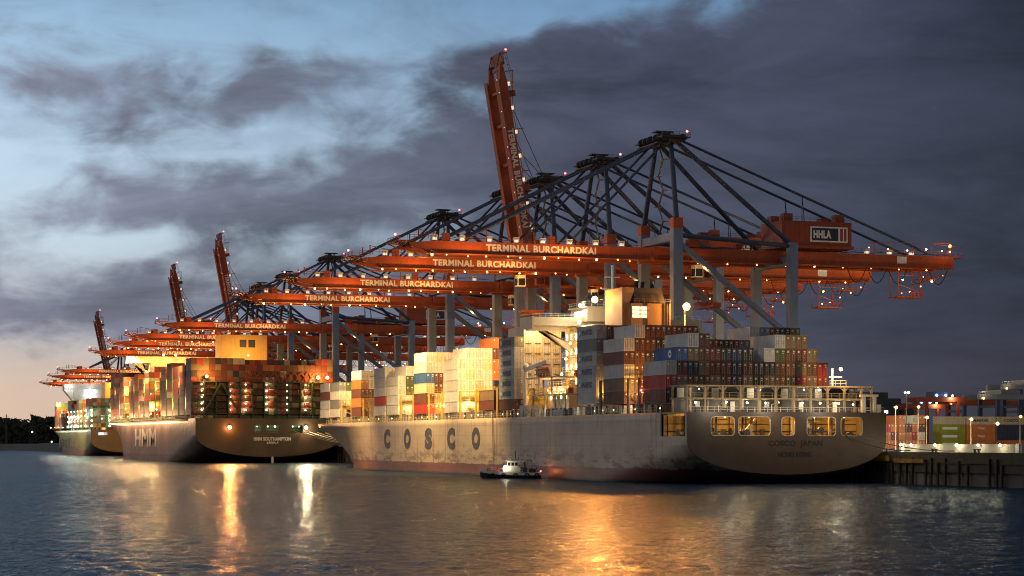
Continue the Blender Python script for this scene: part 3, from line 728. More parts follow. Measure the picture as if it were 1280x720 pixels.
def container(loc,ln,h,k,label,group,rz=0,doors=True,text=None):
    a,d_=cmesh(ln,h,k)
    o=link('shipping_container',a,None,None,loc); o.rotation_euler=(0,0,rz); tag(o,label,'container',group); NC[0]+=1
    if doors: link('door',d_,None,o)
    if text:
        s,w_,h_,mt,side=text
        if side=='river': letter(s,w_,h_,mt,o,(-CW/2-.005,ln*.47,h*.52),FACE_RIVER,.0)
        if side=='river' and s=='MAERSK':
            e=link('line_emblem',EMBLEM,None,o,(-CW/2-.012,ln*.47+4.6,h*.52))
        elif side=='disc': link('line_emblem',DISC,None,o,(-CW/2-.012,ln*.3,h*.52))
        elif side=='aft': letter(s,w_,h_,mt,o,(0,-.05,h*.36),FACE_AFT,.02)
    return o
ORD=['first','second','third','fourth','fifth','sixth','seventh','eighth','ninth','tenth','eleventh','twelfth','thirteenth','fourteenth','fifteenth','sixteenth','seventeenth','eighteenth']
def stack(y0,zb,h,cols,where,ln=12.19,texts={},col0=0):
    """cols: one string per column from the river side, bottom tier first; x = nothing seen there"""
    for c,s in enumerate(cols):
        for t,k in enumerate(s):
            if k in 'x.': continue
            cw='outer river-side column' if c+col0==0 else ORD[c+col0]+' column in'
            lab='%s container in %s tier, %s, %s'%(CC[k][0],ORD[t],cw,where)
            x=195.3-22.7+2.52*(c+col0)+1.26
            container((x,387+y0,zb+t*(h+.02)),ln,h,k,lab,'containers stacked on the near ship',
                      text=texts.get((c,t)))
MAE=lambda: ('MAERSK',6.2,1.3,LETK,'river')
star=lambda: ('MAERSK',1.5,.34,LETB,'aft')
stack(11.2,17.0,2.88,["DRW","DTDB","KPNTW","DDTPP","DTDD","KPPK","KNNN","DTPK","KKN","DTNW","DPPEW","KKPPT","DRTDT","PTPT","DRR"],'sternmost stack',
      texts={(1,3):('',0,0,LETW,'disc')})
stack(34.0,17.0,2.88,["PTWPW","PPPPPW","xxPKPP","xxDPKP","xxxxPP","xxxxDP","xxxxPD","xxxxK","xxxxP","xxxxK","xxxxD","xxxxG","xxxxPW","xxxxDG","xxxxxD","xxxxxK","xxxxxT"],'second stack from stern')
stack(50.5,17.2,2.98,["WMMMGM","xxPDPP","xxxxKP","xxxxPP"],'third stack from stern',texts={(0,i):MAE() for i in (1,2,3,5)})
tA={(0,i):MAE() for i in (1,2,3,4,5,6)}
for c in range(1,5):
    for t in (2,3,4,5,6): tA[(c,t)]=star()
stack(106.5,17.0,2.58,["PMMMMMG","xxWWWWWW","xxWWWYWW","xxxYWWWW","xxxWWWWW"],'first stack forward of the bridge',texts=tA)
stack(122.6,17.0,2.58,["PT","PT"],'second stack forward of the bridge')
stack(153.5,16.8,2.92,["WWWWW","WYWYWW","WWYWWW","YWWWYW","xxxOODO"],'third stack forward of the bridge')
stack(183.0,16.8,2.92,["RPYBWW","OYPPWY","YWWYWW","xxxWWW"],'fourth stack forward of the bridge',texts={})
stack(212.2,16.9,2.9,["WWWW","WWEEW","xOEEW","xxEEW"],'fifth stack forward of the bridge')
stack(226.6,16.9,2.9,["WRWWW","xYWEW","xxWWW"],'sixth stack forward of the bridge')
stack(254.4,16.9,2.9,["POPOW","YYPWW","xxYPW"],'seventh stack forward of the bridge',texts={(1,4):star(),(2,4):star()})
stack(282.4,16.9,2.9,["WGWG","xYWE","xRYK"],'eighth stack forward of the bridge')
stack(296.0,16.9,2.9,["WWPW","xYWG"],'ninth stack forward of the bridge')

# ================================================================== MIDDLE SHIP
P2=dict(B=61.5,L=292,zd=18.3,zk=11.5,zt=2.5,zr=9.5,ts=95,we=110,stem=12,de=58)
S2=empty('container_ship',(187.3,840,0),'huge dark container ship moored in the middle with blazing stern floodlights and full deck','ship')
HULL2=hull_mat('dark_brown_hull_paint',(.18,.11,.075),(.15,.05,.035),3.2,.15,.42,scrape=.3)
link('hull',hull_mesh(P2),HULL2,S2)
H2=30.75
hl=[rrect(-6.3,-3.6,12.4,15.6,.5),rrect(-1.6,3.6,12.4,15.6,.5),rrect(8.8,13.9,12.4,15.6,.5),rrect(20.2,25.2,12.4,15.6,.5)]
plate('transom',transom_outline(P2),hl,HULL2,S2,.4)
for sx in (-1,1):
    q=MB(); q.box(min(sx*H2,sx*(H2-.4)),max(sx*H2,sx*(H2-.4)),0,16,11.5,18.3); q.build('side_shell',HULL2,S2)
mooring_room(P2,S2,8,GREEN,(-5,1,11,22.5),700,WHT)
for x in (-5,-.5,2.5,10,12.6,21.4,24): 
    bulb(S2,(x,1.6,15.0),.3,L_WHITE,'deck_lamp')
q=MB(); q.box(-27.8,-24.8,-.1,.1,13.2,16); q.build('side_door',GREEN,S2); 
letter('HMM SOUTHAMPTON',15.5,1.5,LETW,S2,(1.0,-.24,9.9),FACE_AFT,.03)
letter('JEJU',5.0,1.0,LETW,S2,(1.0,-.24,8.3),FACE_AFT,.03)
letter('HMM',60,8.2,paint('faded_lettering',(.42,.40,.37),.6,0,.5),S2,(-30.82,125,10.6),FACE_RIVER,.03)
for (x,m_,c,p) in ((-16.9,L_WARM,(1,.31,.08),120000),(15.0,L_WHITE,(1,.76,.46),50000)):
    bulb(S2,(x,-1.2,14.6),.75,m_,'flood_lamp'); light(S2,(x,-2.6,14.6),p,c,.55,'SPOT',(-.25,-1,-.12),120); light(S2,(x,-2.6,14.4),3200,c,.3)
    q=MB(); q.bar((x,0,15.4),(x,-1.2,15.4),.3); q.build('lamp_bracket',STEEL,S2)
q=MB(); q.bar((1,-.3,2.6),(1,-.6,-1.5),.9,.6); q.build('rudder_post',CREAM,S2)
HG=paint('dark_green_frame',(.03,.05,.03),.6,0,.4)
# aft lashing bridge with tiers of lamps
q=MB()
n=24
for i in range(0,n+1,2):
    x=-H2+.3+60.9*i/n; q.box(x-.25,x+.25,9.4,11.4,18.3,33.6)
for k in range(6):
    z=20.4+k*2.62; q.box(-H2,H2,9.4,11.4,z-.15,z+.12); q.rail([(-H2,9.4,z),(H2,9.4,z)],1.0,2.6,.09)
for a,b in (((-25.5,9.2,20.6),(-18.5,9.2,32.8)),((-11,9.2,20.6),(-18,9.2,32.8))): q.bar(a,b,.7)
q.build('lashing_bridge',HG,S2)
for x in (-26.5,-14.5,-8.2,.6,9.3,17.2,25.8):
    for k in range(5): bulb(S2,(x,9.0,21.9+k*2.62),0.24,L_WHITE,'bridge_lamp')
    for z in (22.6,25.2,28,30.6,33.4): light(S2,(x+.8,10.4,z),330,(1,.66,.30),.2)
q=MB()
for i in range(13):
    x=-10+i*2.9; q.bar((x,11.0,33.6),(x+2.4,11.0,37.6),.3); q.bar((x+2.4,11.0,33.6),(x,11.0,37.6),.3)
q.build('top_lattice',ORDK,S2)
for x,p in ((-24.5,8000),(22.5,8000),(26.5,2000)):
    bulb(S2,(x,8.6,35.6),.7,L_WARM,'flood_lamp'); light(S2,(x,6.8,36.2),p,AMBER,.4)
q=MB(); q.rail([(-H2+.2,.3,18.3),(H2-.2,.3,18.3)],1.0,2,.1); q.rail([(-H2+.2,.3,18.3),(-H2+.2,244,18.3)],1.0,3,.12); q.build('deck_rail',GREEN,S2)
q=MB(); q.box(-20,20,12,255,18.3,19.9); q.build('hatch_coaming',STEEL,S2)
q=MB(); q.box(0,.7,0,.5,0,1.7); me=q.mesh('hatch_post'); me.materials.append(GREEN)
for i in range(57): link('hatch_post',me,None,S2,(-30.5,14+i*4,18.3))
for k,y in enumerate(range(70,262,21)):     # added outboard lamps and brackets, put in to warm the river side
    hbw=hull_section(P2,y,18.3)
    q=MB(); q.bar((-hbw+.2,y,19.2),(-hbw-3.6,y,20.8),.18); q.build('lamp_bracket',STEEL,S2)
    bulb(S2,(-hbw-3.7,y,20.7),.16,L_WARM,'side_lamp'); light(S2,(-hbw-5.2,y,19.8),(6500,8500,5500,7500)[k%4],(1,.55,.24),.3)
# casing and forward deckhouse
q=MB(); q.box(-1.8,19.2,92,106,18.3,57.2); q.build('engine_casing',paint('buff_paint',(.74,.44,.11),.5),S2)
for x in (6.6,10.6):
    q=MB(); q.box(x,x+3.1,91.9,92.05,51.6,55.0); q.build('louvre',STEEL,S2)
for x,z,p in ((8,46.5,9000),):
    if p: light(S2,(x,80,z),p,AMBER,.5); bulb(S2,(x,80,z+1.1),.4,L_WARM,'flood_lamp')
q=MB(); q.box(-20,22,176,192,18.3,47); q.box(-30.6,30.6,179,190,47.2,50.4)
for sx in (-1,1): q.prism([(sx*27,47.2),(sx*23.5,47.2),(sx*20,40),(sx*20,43)],'y',181,188)
q.build('deckhouse',CREAM,S2)
for x in (-14,-8):
    bulb(S2,(x,174,51),.6,L_WARM,'flood_lamp'); light(S2,(x,172.2,51.4),6000,AMBER,.5)
light(S2,(-26,171,44),4000,AMBER,.5)
# ================================================================== FAR SHIP
P3=dict(B=42,L=225,zd=16.2,zk=10.5,zt=2.2,zr=7.5,ts=70,we=95,stem=8,de=45)
S3=empty('container_ship',(197,1290,0),'green hulled container ship farthest up the quay with pale streaked side and greenish deck lights','ship')
HULL3=hull_mat('olive_green_hull_paint',(.13,.15,.045),(.22,.075,.055),3.6,.2,.42)
link('hull',hull_mesh(P3),HULL3,S3)
plate('transom',transom_outline(P3),[rrect(-17,-11,12.8,14.4,.3),rrect(4,7,12.8,14.4,.3)],HULL3,S3,.4)
for sx in (-1,1):
    q=MB(); q.box(min(sx*21,sx*20.6),max(sx*21,sx*20.6),0,16,10.5,16.2); q.build('side_shell',HULL3,S3)
mooring_room(P3,S3,6,WHITE,(-14,5.5),600,COOLC)
q=MB()
for i in range(14): q.box(-21.25,-21.0,60+i*7.2,62.2+i*7.2,4.6+rnd.random()*1.0,11.2-rnd.random()*1.5)
q.build('side_stripes',paint('grey_stripe',(.10,.10,.10),.6),S3)
q=MB(); q.box(-8,16,30,46,16.2,46); q.build('engine_casing',MATS['buff_paint'],S3)
light(S3,(2,22,40),8000,WARM,.5)
q=MB(); q.box(-15,15,128,142,16.2,44.5); q.prism([(-21,44.5),(-21,43.5),(-15,36),(-15,44.5)],'y',130,140); q.box(-21,21,129,141,44.5,47.5)
q.build('deckhouse',WHITE,S3)
for x,z in ((-19,46),(-4,43),(-4,39)): bulb(S3,(x,127,z),.8,L_COOL,'flood_lamp'); light(S3,(x,125,z),900,COOLC,.5)
q=MB()
for y in (12,26,48,64,80,96,112,144,160):
    for x in range(-20,21,5): q.box(x-.2,x+.2,y,y+1,16.2,30)
    for z in (20,24.5,29): q.box(-20.6,20.6,y,y+1,z,z+.25)
q.build('lashing_bridge',GREEN,S3)
G_GRN=glow('greenish_lamp',(.45,1,.55),22)
for y in (11.5,25.5,47.5,63.5,79.5,95.5,111.5):
    for k in range(4):
        for x in ((-19,-8,4) if y<12 else (-20.8,)): bulb(S3,(x,y,18.6+k*3.2),.5,(G_GRN if (k+int(y))%2 else L_WHITE),'bridge_lamp')
    light(S3,(-22.2,y-1,24),1600,(.85,1,.8),.4)
for k,y in enumerate(range(24,200,22)):  # side lamps and brackets added to brighten the far hull
    hbw=hull_section(P3,y,16.2); bulb(S3,(-hbw-3.2,y,18.3),.16,L_WHITE,'side_lamp'); light(S3,(-hbw-4.6,y,17.8),2000,(1,.84,.6),.3)
    q=MB(); q.bar((-hbw+.2,y,17),(-hbw-3.2,y,18.4),.18); q.build('lamp_bracket',STEEL,S3)
for x in (-16,-5,6): light(S3,(x,9.5,26),1500,(.75,1,.7),.3)

# the mass of small boxes on the two farther ships: one object
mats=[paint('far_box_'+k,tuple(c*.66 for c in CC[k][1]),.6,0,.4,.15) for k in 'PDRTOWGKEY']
class Stuff(MB): pass
q=Stuff()
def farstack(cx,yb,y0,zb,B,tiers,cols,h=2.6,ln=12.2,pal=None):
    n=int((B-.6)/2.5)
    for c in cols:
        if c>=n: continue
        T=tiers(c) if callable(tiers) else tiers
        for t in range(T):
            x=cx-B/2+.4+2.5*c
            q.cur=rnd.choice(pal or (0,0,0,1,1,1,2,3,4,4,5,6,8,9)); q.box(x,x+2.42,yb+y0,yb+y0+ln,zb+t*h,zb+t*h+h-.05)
farstack(187.3,840,11.6,20.0,61.5,lambda c:9 if not 9<=c<=12 and not 13<=c<=20 else 8,range(24),pal=(0,1,2,2,0,7,1,3,9,2,3,1,0,4))
y=26.5;i=0
while y<266:
    if not (88<y+6<110 or 170<y+6<196):
        T=[9,8,8,9,9,8,9,7,8,8,9,8,9,9,8,8,7,8,9,8,7,6,6][i%23]
        hbw=hull_section(P2,y+14,18.3); c0=int(max(0,(H2-hbw-.5)/2.5+.99)) if hbw<H2 else 0
        farstack(187.3,840,y,20.0,61.5,lambda c,T=T:T-(1 if c==c0 and i%3==0 else 0),range(c0,c0+(4 if y>30 else 24)),pal=(0,1,1,2,3,0,4,1,9))
    y+=15.2 if not 88<y<95 else 21; i+=1
y=13.6;i=0
while y<205:
    if not (24<y+6<50 or 120<y+6<146):
        T=[7,6,6,7,6,5,7,6,5,4,3][i%11]
        hbw=hull_section(P3,y+14,16.2); c0=int(max(0,(21-hbw-.5)/2.5+.99))
        farstack(197,1290,y,17.6,42,T,range(c0,c0+(16 if y<20 else 4)),pal=(0,1,2,6,8,8,4,0,5))
    y+=14.6; i+=1
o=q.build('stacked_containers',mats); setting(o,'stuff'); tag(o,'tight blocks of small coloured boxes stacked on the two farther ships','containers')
for i,y in enumerate([25.6+15.2*k for k in range(15)]):
    q=MB()
    for x in range(-30,31,6): q.box(x-.25,x+.25,y,y+.8,18.3,36)
    for z in (22.5,27,31.5,36): q.box(-30.6,30.6,y-.1,y+.9,z,z+.25)
    q.build('lashing_bridge',GREEN,S2)
    for k in range(2): bulb(S2,(-29.5,y+.4,21+k*9.5+rnd.random()*4),.26,(L_WARM if rnd.random()<.6 else L_WHITE),'bridge_lamp')
    light(S2,(-28.6,y-.9,34 if i%2 else 25),(13000,7000,17000,9000,5000)[i%5],AMBER if i%3 else WARM,.3)

# ================================================================== QUAY
qm=paint('quay_concrete',(.065,.055,.042),.85,0,.7,.45,.3)
q=MB(); q.box(219.5,1400,-600,5000,-3,QZ); setting(q.build('quay',paint('quay_paving',(.13,.125,.12),.85,0,.5,.1,.15)))
q=MB()
QW=empty('quay_wall',(219.5,0,0),'dark stained concrete quay wall with timber fender piles along the water','wall')
q.box(-.5,0-.003,-500,1700,2.6,QZ+.25); q.build('capping_beam',qm,QW)
q=MB(); q.box(0,.45,0,.5,-2,5.6); me=q.mesh('fender_pile'); me.materials.append(paint('wet_timber',(.028,.024,.02),.7))
for y in [325+2.6*i for i in range(42)]+[738+4.5*i for i in range(26)]:
    if rnd.random()<.18: continue
    p_=link('fender_pile',me,None,QW,(-.95+rnd.uniform(-.08,.05),y+rnd.uniform(-.5,.5),-rnd.uniform(0,1.6))); p_.rotation_euler=(rnd.uniform(-.02,.02),rnd.uniform(-.015,.015),0)
q=MB(); q.box(-.75,-.5,-500,1700,4.4,4.75); q.build('fender_wale',paint('wet_timber',(0,0,0)),QW)
for bx in ((-1.35,-.96,386,399,4.7,5.9),(-1.3,-.96,372,384,4.4,5.3)):
    q=MB(); q.box(*bx); q.build('fender_panel',paint('worn_yellow',(.22,.13,.03),.7,0,.6,.4),QW)
LW=empty('low_wall',(224,0,QZ),'low grey barrier wall with round lamps along the quay edge','wall')
q=MB(); q.box(0,.4,345,392,0,1.75); q.box(-.06,.46,345,392,1.75,1.9); q.build('wall_panel',paint('grey_concrete',(.3,.29,.27),.8,0,.5,.1),LW)
for y in (346,389.6):
    q=MB(); q.box(-.1,.5,y,y+1.2,0,2.0); q.build('wall_end',WHITE,LW)
for y in (394.0-4,385.5,376,367.5,359.5,351.6):
    bulb(LW,(-.75,y,1.7),.26,L_WHITE,'lamp'); light(LW,(-1.9,y,1.75),420,(1,.85,.5),.3)
for y in (371,372.4,355,356.4,391):
    tag(link('mooring_bollard',_bulbs.get('bol') or (lambda b:(b.tube((0,0,0),(0,0,.7),.28,10,.22),b.tube((0,0,.7),(0,0,.95),.42,10,.36),_bulbs.__setitem__('bol',b.mesh('mooring_bollard')),_bulbs['bol'])[-1])(MB()),STEEL,None,(220.6,y,QZ+.003)),
        'black iron mooring bollard on the quay edge below the low lamp wall','bollard','mooring bollards on the quay edge')

# ---------------------------------------------------------------- gantry cranes
def make_crane(Yc,label,raised=False,full=True):
    C=empty('gantry_crane',(222,Yc,QZ),label,'crane','orange and blue quay cranes in a row along the ships')
    # legs
    for x,top in ((0,61.6),(34,56)):
        for y in (-11,11):
            q=MB(); wx,wy=(1.35,1.25) if x==0 else (1.25,1.1)
            q.box(x-wx,x+wx,y-wy,y+wy,2.4,top-(2.8 if x==0 else 0))
            q.box(x-wx-.12,x+wx+.12,y-wy-.12,y+wy+.12,46,46.5); q.box(x-wx-.12,x+wx+.12,y-wy-.12,y+wy+.12,17,17.5)
            q.cur=1
            if x==0: q.box(x-wx,x+wx,y-wy,y+wy,top-2.8,top)
            q.build('leg',[LEG,ORANGE],C)
            q=MB(); q.box(x-1.0,x+1.0,y-4.5,y+4.5,1.2,2.4)
            for k in (-3.4,-1.2,1.2,3.4): q.tube((x-.4,y+k,.45),(x+.4,y+k,.45),.45,10)
            q.build('bogie',STEEL,C)
    for bx in ((-1,1,-9.8,9.8,16,18.6),(33,35,-9.8,9.8,16,18.6),(-1.1,1.1,-9.8,9.8,55.6,57.8),(33,35,-9.9,9.9,50,52.4),(1.4,32.7,-11.8,-10.2,16.2,18.4),(1.4,32.7,10.2,11.8,16.2,18.4)):
        q=MB(); q.box(*bx); q.build('portal_beam',LEG,C)
    for y in (-11,11):
        q=MB(); q.tube((1.4,y,57),(33,y,55.2),.62,8); q.build('tie_beam',NAVY,C)
        q=MB(); q.tube((1.2,y,54.5),(33,y,31),.85,10); q.build('diagonal_brace',LEG,C)
    # A-frame head
    for y in (-1,1):
        q=MB(); q.tube((0,y*11,61.4),(1,y*5,83),.72,10,.62); q.build('mast_leg',NAVY,C)
        q=MB(); q.tube((33.6,y*10.4,56),(2.2,y*5,83),.66,8); q.build('back_brace',NAVY,C)
        q=MB(); q.tube((2.4,y*5,83.6),(79,y*5.2,55),.36,8)
        for x in (40,52): q.tube((x,y*5.1,83.6-28.6*(x-2.4)/76.6),(x,y*5,54.5),.12,5); q.tube((x,y*5.1,83.6-28.6*(x-2.4)/76.6),(x+1.6,y*5,54.5),.12,5)
        q.build('back_stay',NAVY,C)
        if not raised:
            for xb in (-28,-57):
                q=MB(); q.tube((.2,y*5,83.4),(xb,y*5,54.6),.34,8); q.build('fore_stay',NAVY,C)
    q=MB(); q.box(-.6,2.6,-8.5,8.5,82.4,84.0); q.box(-3.4,4.8,-9.5,-6.8,83.2,83.5); q.box(-3.4,4.8,6.8,9.5,83.2,83.5); q.box(-3.8,-.6,-7,7,81.8,82.1)
    for y in (-8,-5,-2,2,5,8): q.tube((-1.8,y-.2,83.6),(-1.8,y+.2,83.6),1.25,12); q.tube((3.2,y-.2,83.3),(3.2,y+.2,83.3),1.05,12)
    q.rail([(-3.4,-9.5,83.5),(4.8,-9.5,83.5),(4.8,9.5,83.5)],1.1,1.6,.08); q.box(-1.8,3.4,-1.6,1.6,85.6,85.9)
    for k in (-1.2,1.2): q.bar((k+1,-1,84),(k+1,-1,85.6),.2); q.bar((k+1,1,84),(k+1,1,85.6),.2)
    q.build('mast_head',STEEL,C)
    bulb(C,(4.6,-7.6,85.1),.32,L_RED,'beacon')
    q=MB()
    for k in range(6):
        z=58+k*4.2; s=k%2*2-1
        q.bar((2.6,5.5-s*1.6,z),(2.6,5.5+s*1.6,z+4.2),.5,.12); q.box(1.8,3.6,7.0 if s>0 else 2.4,8.6 if s>0 else 4.0,z+4.1,z+4.25)
        q.rail([(3.5,3.9-0*s,z+4.2),(3.5,7,z+4.2)],1,1.5,.07)
    q.build('access_stair',GALV,C)
    # girders
    q=MB()
    for y in (-5,5):
        q.box(-4.2,87,y-.8,y+.8,50.9,54.2); q.box(-4.2,86,y-1.25,y+1.25,50.6,50.9)
    for x in (6,16,28,40,56,70,85): q.box(x-.5,x+.5,-4.2,4.2,51.4,53.4)
    q.build('back_girder',ORANGE if full else ORANGE,C)
    q=MB(); q.box(-4,86,-7.6,-6.25,50.55,50.7); q.rail([(-4,-7.6,50.7),(86,-7.6,50.7)],1.1,3,.06); q.rail([(56,-5.6,54.5),(87,-5.6,54.5),(87,5.6,54.5)],1.1,2,.08); q.build('girder_walkway',ORDK,C)
    # boom
    bo=bpy.data.objects.new('boom',None)
    q=MB()
    for y in (-5,5):
        q.prism([(0,-1.8),(-58,-1.8),(-66.5,-.2),(-67,.6),(-60,1.3),(0,1.3)],'y',y-.7,y+.7); q.box(-62,-1,y-1.25,y+1.25,-2.1,-1.8)
    for x in (-3,-13,-24,-36,-48,-58,-65): q.box(x-.4,x+.4,-4.2,4.2,-1.2 if x>-60 else .2,.9)
    bo=q.build('boom',ORANGE,C,(-5,0,52.7))
    if raised: bo.rotation_euler=(0,R(80.6),0)
    q=MB(); q.rail([(-69.5,-6,1.2),(-69.5,6,1.2)],1.2,1.4,.1); q.box(-70,-66,-6,6,1.0,1.2); q.rail([(-69.5,-6,1.2),(-60,-6,2.0)],1.1,1.6,.09)
    q.bar((-66,-4,-.6),(-70,-4,1),.25); q.bar((-66,4,-.6),(-70,4,1),.25); q.bar((-64,-4,1.8),(-64,-4,4.4),.25); q.bar((-64,4,1.8),(-64,4,4.4),.25); q.bar((-64,-4,4.2),(-54,-4,2.4),.16); q.rail([(-60,-5.6,1.3),(-2,-5.6,1.3)],1.1,3,.05); q.path([(x,-3.9,2.2+.25*math.sin(x*.5)) for x in range(-60,0,3)],.08,4)
    q.build('boom_tip',ORDK,bo)
    for x in (-57,-28): 
        for y in (-5,5): q=MB(); q.box(x-.9,x+.9,y-.5,y+.5,1.3,3.4); q.build('stay_lug',ORDK,bo)
    for x in (-14,-17.5,-33,-46): q=MB(); q.bar((x,-5.4,1.3),(x,-5.4,4.4),.22); q.build('post',ORDK,bo)
    q=MB(); q.box(-66,-1,-7.4,-6.25,-2.15,-2.0); q.build('boom_walkway',ORANGE,bo)
    letter('TERMINAL BURCHARDKAI',30.6,1.95,LETW,bo,(-31,-5.73,-.12),FACE_AFT,.042)
    bulb(bo,(-70.5,-5,2.6),.3,L_RED,'beacon')
    fl=MB(); fl.box(-.75,.75,-.5,.5,.9,1.5)
    for sx in (-.7,.62): 
        for sy in (-.45,.37): fl.box(sx,sx+.08,sy,sy+.08,0,.9)
    fl.cur=1; fl.box(-.55,.55,-.3,.3,.25,.8)
    fm=fl.mesh('floodlight'); fm.materials.append(WHITE); fm.materials.append(glow('dim_lamp',(1,.85,.6),.9))
    for i in range(8): link('floodlight',fm,None,bo,(-60+7.4*i,-5,1.33))
    for i in range(3): link('floodlight',fm,None,C,(60+7*i,-5,54.23))
    for i in range(12):
        bulb(bo,(-62+5.1*i+(.7,-.5,.2,0,.9,-.8)[i%6],-7.0,-2.5+(.0,.12,-.1)[i%3]),(.12 if raised else (.19 if i%3 else .30)),(glow('unlit_lamp',(1,.9,.7),1.2) if raised else L_WARM),'lamp')
    for i in range(9): bulb(C,(8+8.7*i,-7.0,50.1),.19,L_WARM,'lamp')
    bulb(C,(86,-5.5,57.2),.5,L_WARM,'lamp'); q=MB(); q.bar((86,-5,54.5),(86,-5.4,57),.25); q.build('lamp_post',ORDK,C)
    # machinery house with sign
    mh=MB(); mh.box(33.3,54.5,-6.4,6.4,56.0,62.6); mh.box(32.8,55,-6.9,6.9,55.2,56.0)
    for k in range(14): mh.box(34+k*1.5,34.18+k*1.5,-6.46,-6.4,56.2,62.5)
    mh=mh.build('machinery_house',ORDK,C)
    for x,y in ((34.5,-4),(34.5,4),(50,-4.4),(50,4.4)):
        q=MB(); q.box(x,x+2.6,y-1.2,y+1.2,62.6,64.7); q.build('roof_vent',ORDK,mh)
    q=MB(); q.rail([(33.4,6.3,62.6),(33.4,-6.3,62.6),(54.4,-6.3,62.6)],1.1,2,.07); q.build('roof_rail',STEEL,mh)
    q=MB(); q.box(41.8,53.2,-6.58,-6.47,57.0,61.2); q.build('sign_border',LETW,mh)
    q=MB(); q.box(42.25,50.3,-6.64,-6.58,57.4,60.8); q.build('sign_panel',paint('sign_navy',(.02,.025,.05),.5),mh)
    q=MB(); q.box(50.9,51.7,-6.64,-6.58,57.4,60.8); q.box(52.1,52.8,-6.64,-6.58,57.4,60.8); q.build('sign_stripe',paint('sign_red',(.30,.03,.03),.5),mh)
    letter('HHLA',5.4,2.2,LETW,mh,(45.4,-6.67,59.1),FACE_AFT,.05)
    for y in (-4.2,4.2): q=MB(); q.path([(x,y,54.9-.35*math.sin((x-2)*.4)**2) for x in range(2,86,3)],.09,4); q.build('hoist_cable',BLACK,C)
    q=MB(); q.rail([(3,-5.7,54.5),(32,-5.7,54.5)],1.1,2.4,.06); q.box(6,9,-5.8,-3.4,54.5,56.6); q.box(20,22,-5.4,-3.6,54.5,56.0); q.build('girder_locker',ORDK,C)
    for k,x in enumerate((60,66,72,78,83,85.5)):
        bulb(C,(x,-6.2,56.0-.25*(k%3)),.2+.05*(k%2),L_WARM if k%2 else L_WHITE,'lamp')
    for k,(x,y,z) in enumerate([(74,-4,44.2),(70,-6.6,43.6),(76,-6.6,45.6),(79,-3,48.6),(83,-6.6,48.8)]): bulb(C,(x,y,z),.17,L_WARM,'lamp')
    q=MB(); q.tube((80,-5.9,57.6),(89.5,-5.9,56.9),.09,5); q.bar((60,-5.9,57.4),(86,-5.9,57.9),.14); 
    for x in (62,68,74,80,86): q.bar((x,-5.7,54.5),(x,-5.9,57.6),.12)
    q.box(86.8,89.8,-6.5,-3.2,53.9,54.1); q.rail([(87,-6.5,54.1),(89.7,-6.5,54.1),(89.7,-3.3,54.1)],1.1,1,.08); q.build('end_platform',paint('signal_orange',(.50,.09,.03),.5),C)
    light(C,(84,-8.5,56.5),380,AMBER,.3)
    # small name board on the girder
    q=MB(); q.box(69,72,-5.86,-5.8,51.8,53.8); q.build('number_board',LETW,C)
    # trolley, driver's cab, maintenance cage, festoon loops
    tx=14 if not raised else 20
    q=MB(); q.box(tx-4,tx+4,-5.6,5.6,49.9,50.55); q.box(tx-3,tx+3,-3,3,50.5,51.2)
    for x in (tx-3,tx+3):
        for y in (-3,3): q.bar((x,y,49.9),(x,y,40),.07)
    q.box(tx-3.4,tx+3.4,-1.3,1.3,39.4,40.2); q.box(tx-1.2,tx+1.2,-6.2,6.2,38.6,39.3)
    q.build('trolley',ORDK,C)
    q=MB(); q.box(tx-5.6,tx-3.2,-4.4,-1.8,46.6,49.9); q.build('driver_cab',WHITE,C)
    q=MB(); q.box(tx-5.66,tx-5.6,-4.2,-2,46.9,48.9); q.box(tx-5.4,tx-3.4,-4.46,-4.4,46.9,48.9); q.build('cab_window',GLASS,C)
    q=MB()
    for x in (69,76):
        for y in (-6.5,-2): q.bar((x,y,50.5),(x,y,42.6),.16)
    q.box(68.6,76.4,-6.8,-1.7,42.4,42.7); q.rail([(68.6,-6.8,42.7),(76.4,-6.8,42.7),(76.4,-1.7,42.7)],1.2,1.2,.1); q.bar((69,-6.5,48.6),(76,-6.5,48.6),.16); q.bar((69,-6.5,46),(76,-6.5,44),.12)
    q.box(77,82,-6.6,-2,47.6,47.9); q.rail([(77,-6.6,47.9),(85,-6.6,47.9)],1.1,1.4,.09)
    q.build('maintenance_cage',ORANGE,C)
    bulb(C,(71,-5.4,47.4),.3,L_WARM,'lamp'); bulb(C,(80.5,-5,47.2),.3,L_WARM,'lamp')
    q=MB()
    for i in range(5):
        x0=53+i*6.4
        if 66<x0<72: continue
        q.path([(x0+6*k/6,-6.4,50.4-4.2*(1-(2*k/6-1)**2)) for k in range(7)],.12,4)
    q.build('festoon_cable',BLACK,C)
    if raised:
        q=MB()
        for y in (-4.5,4.5):
            for k in (0,1): q.tube((-1,y,83.5),(-5-28*math.cos(R(80.6))*(1+k*.5),y*.9,52.7+math.sin(R(80.6))*(40+k*14)),.11,5)
        q.build('hoist_rope',STEEL,C)
        light(C,(12,-9.5,48),1800,AMBER,.4)
    else:
        for x in (-56,-30): light(C,(x,-12,47.5),5200,AMBER,.4)
        light(C,(-68,-2,48.5),300000,(1,.60,.22),.5,'SPOT',(.40,.42,-1),92)
        light(C,(-30,3,49),62000,(1,.64,.22),.5,'SPOT',(-.1,1,-.8),95)
        light(C,(8,-11,48),1000,AMBER,.4)
    light(C,(40,-10,48.0),350,AMBER,.4); light(C,(72,-8.6,46.5),320,AMBER,.3)
    return C
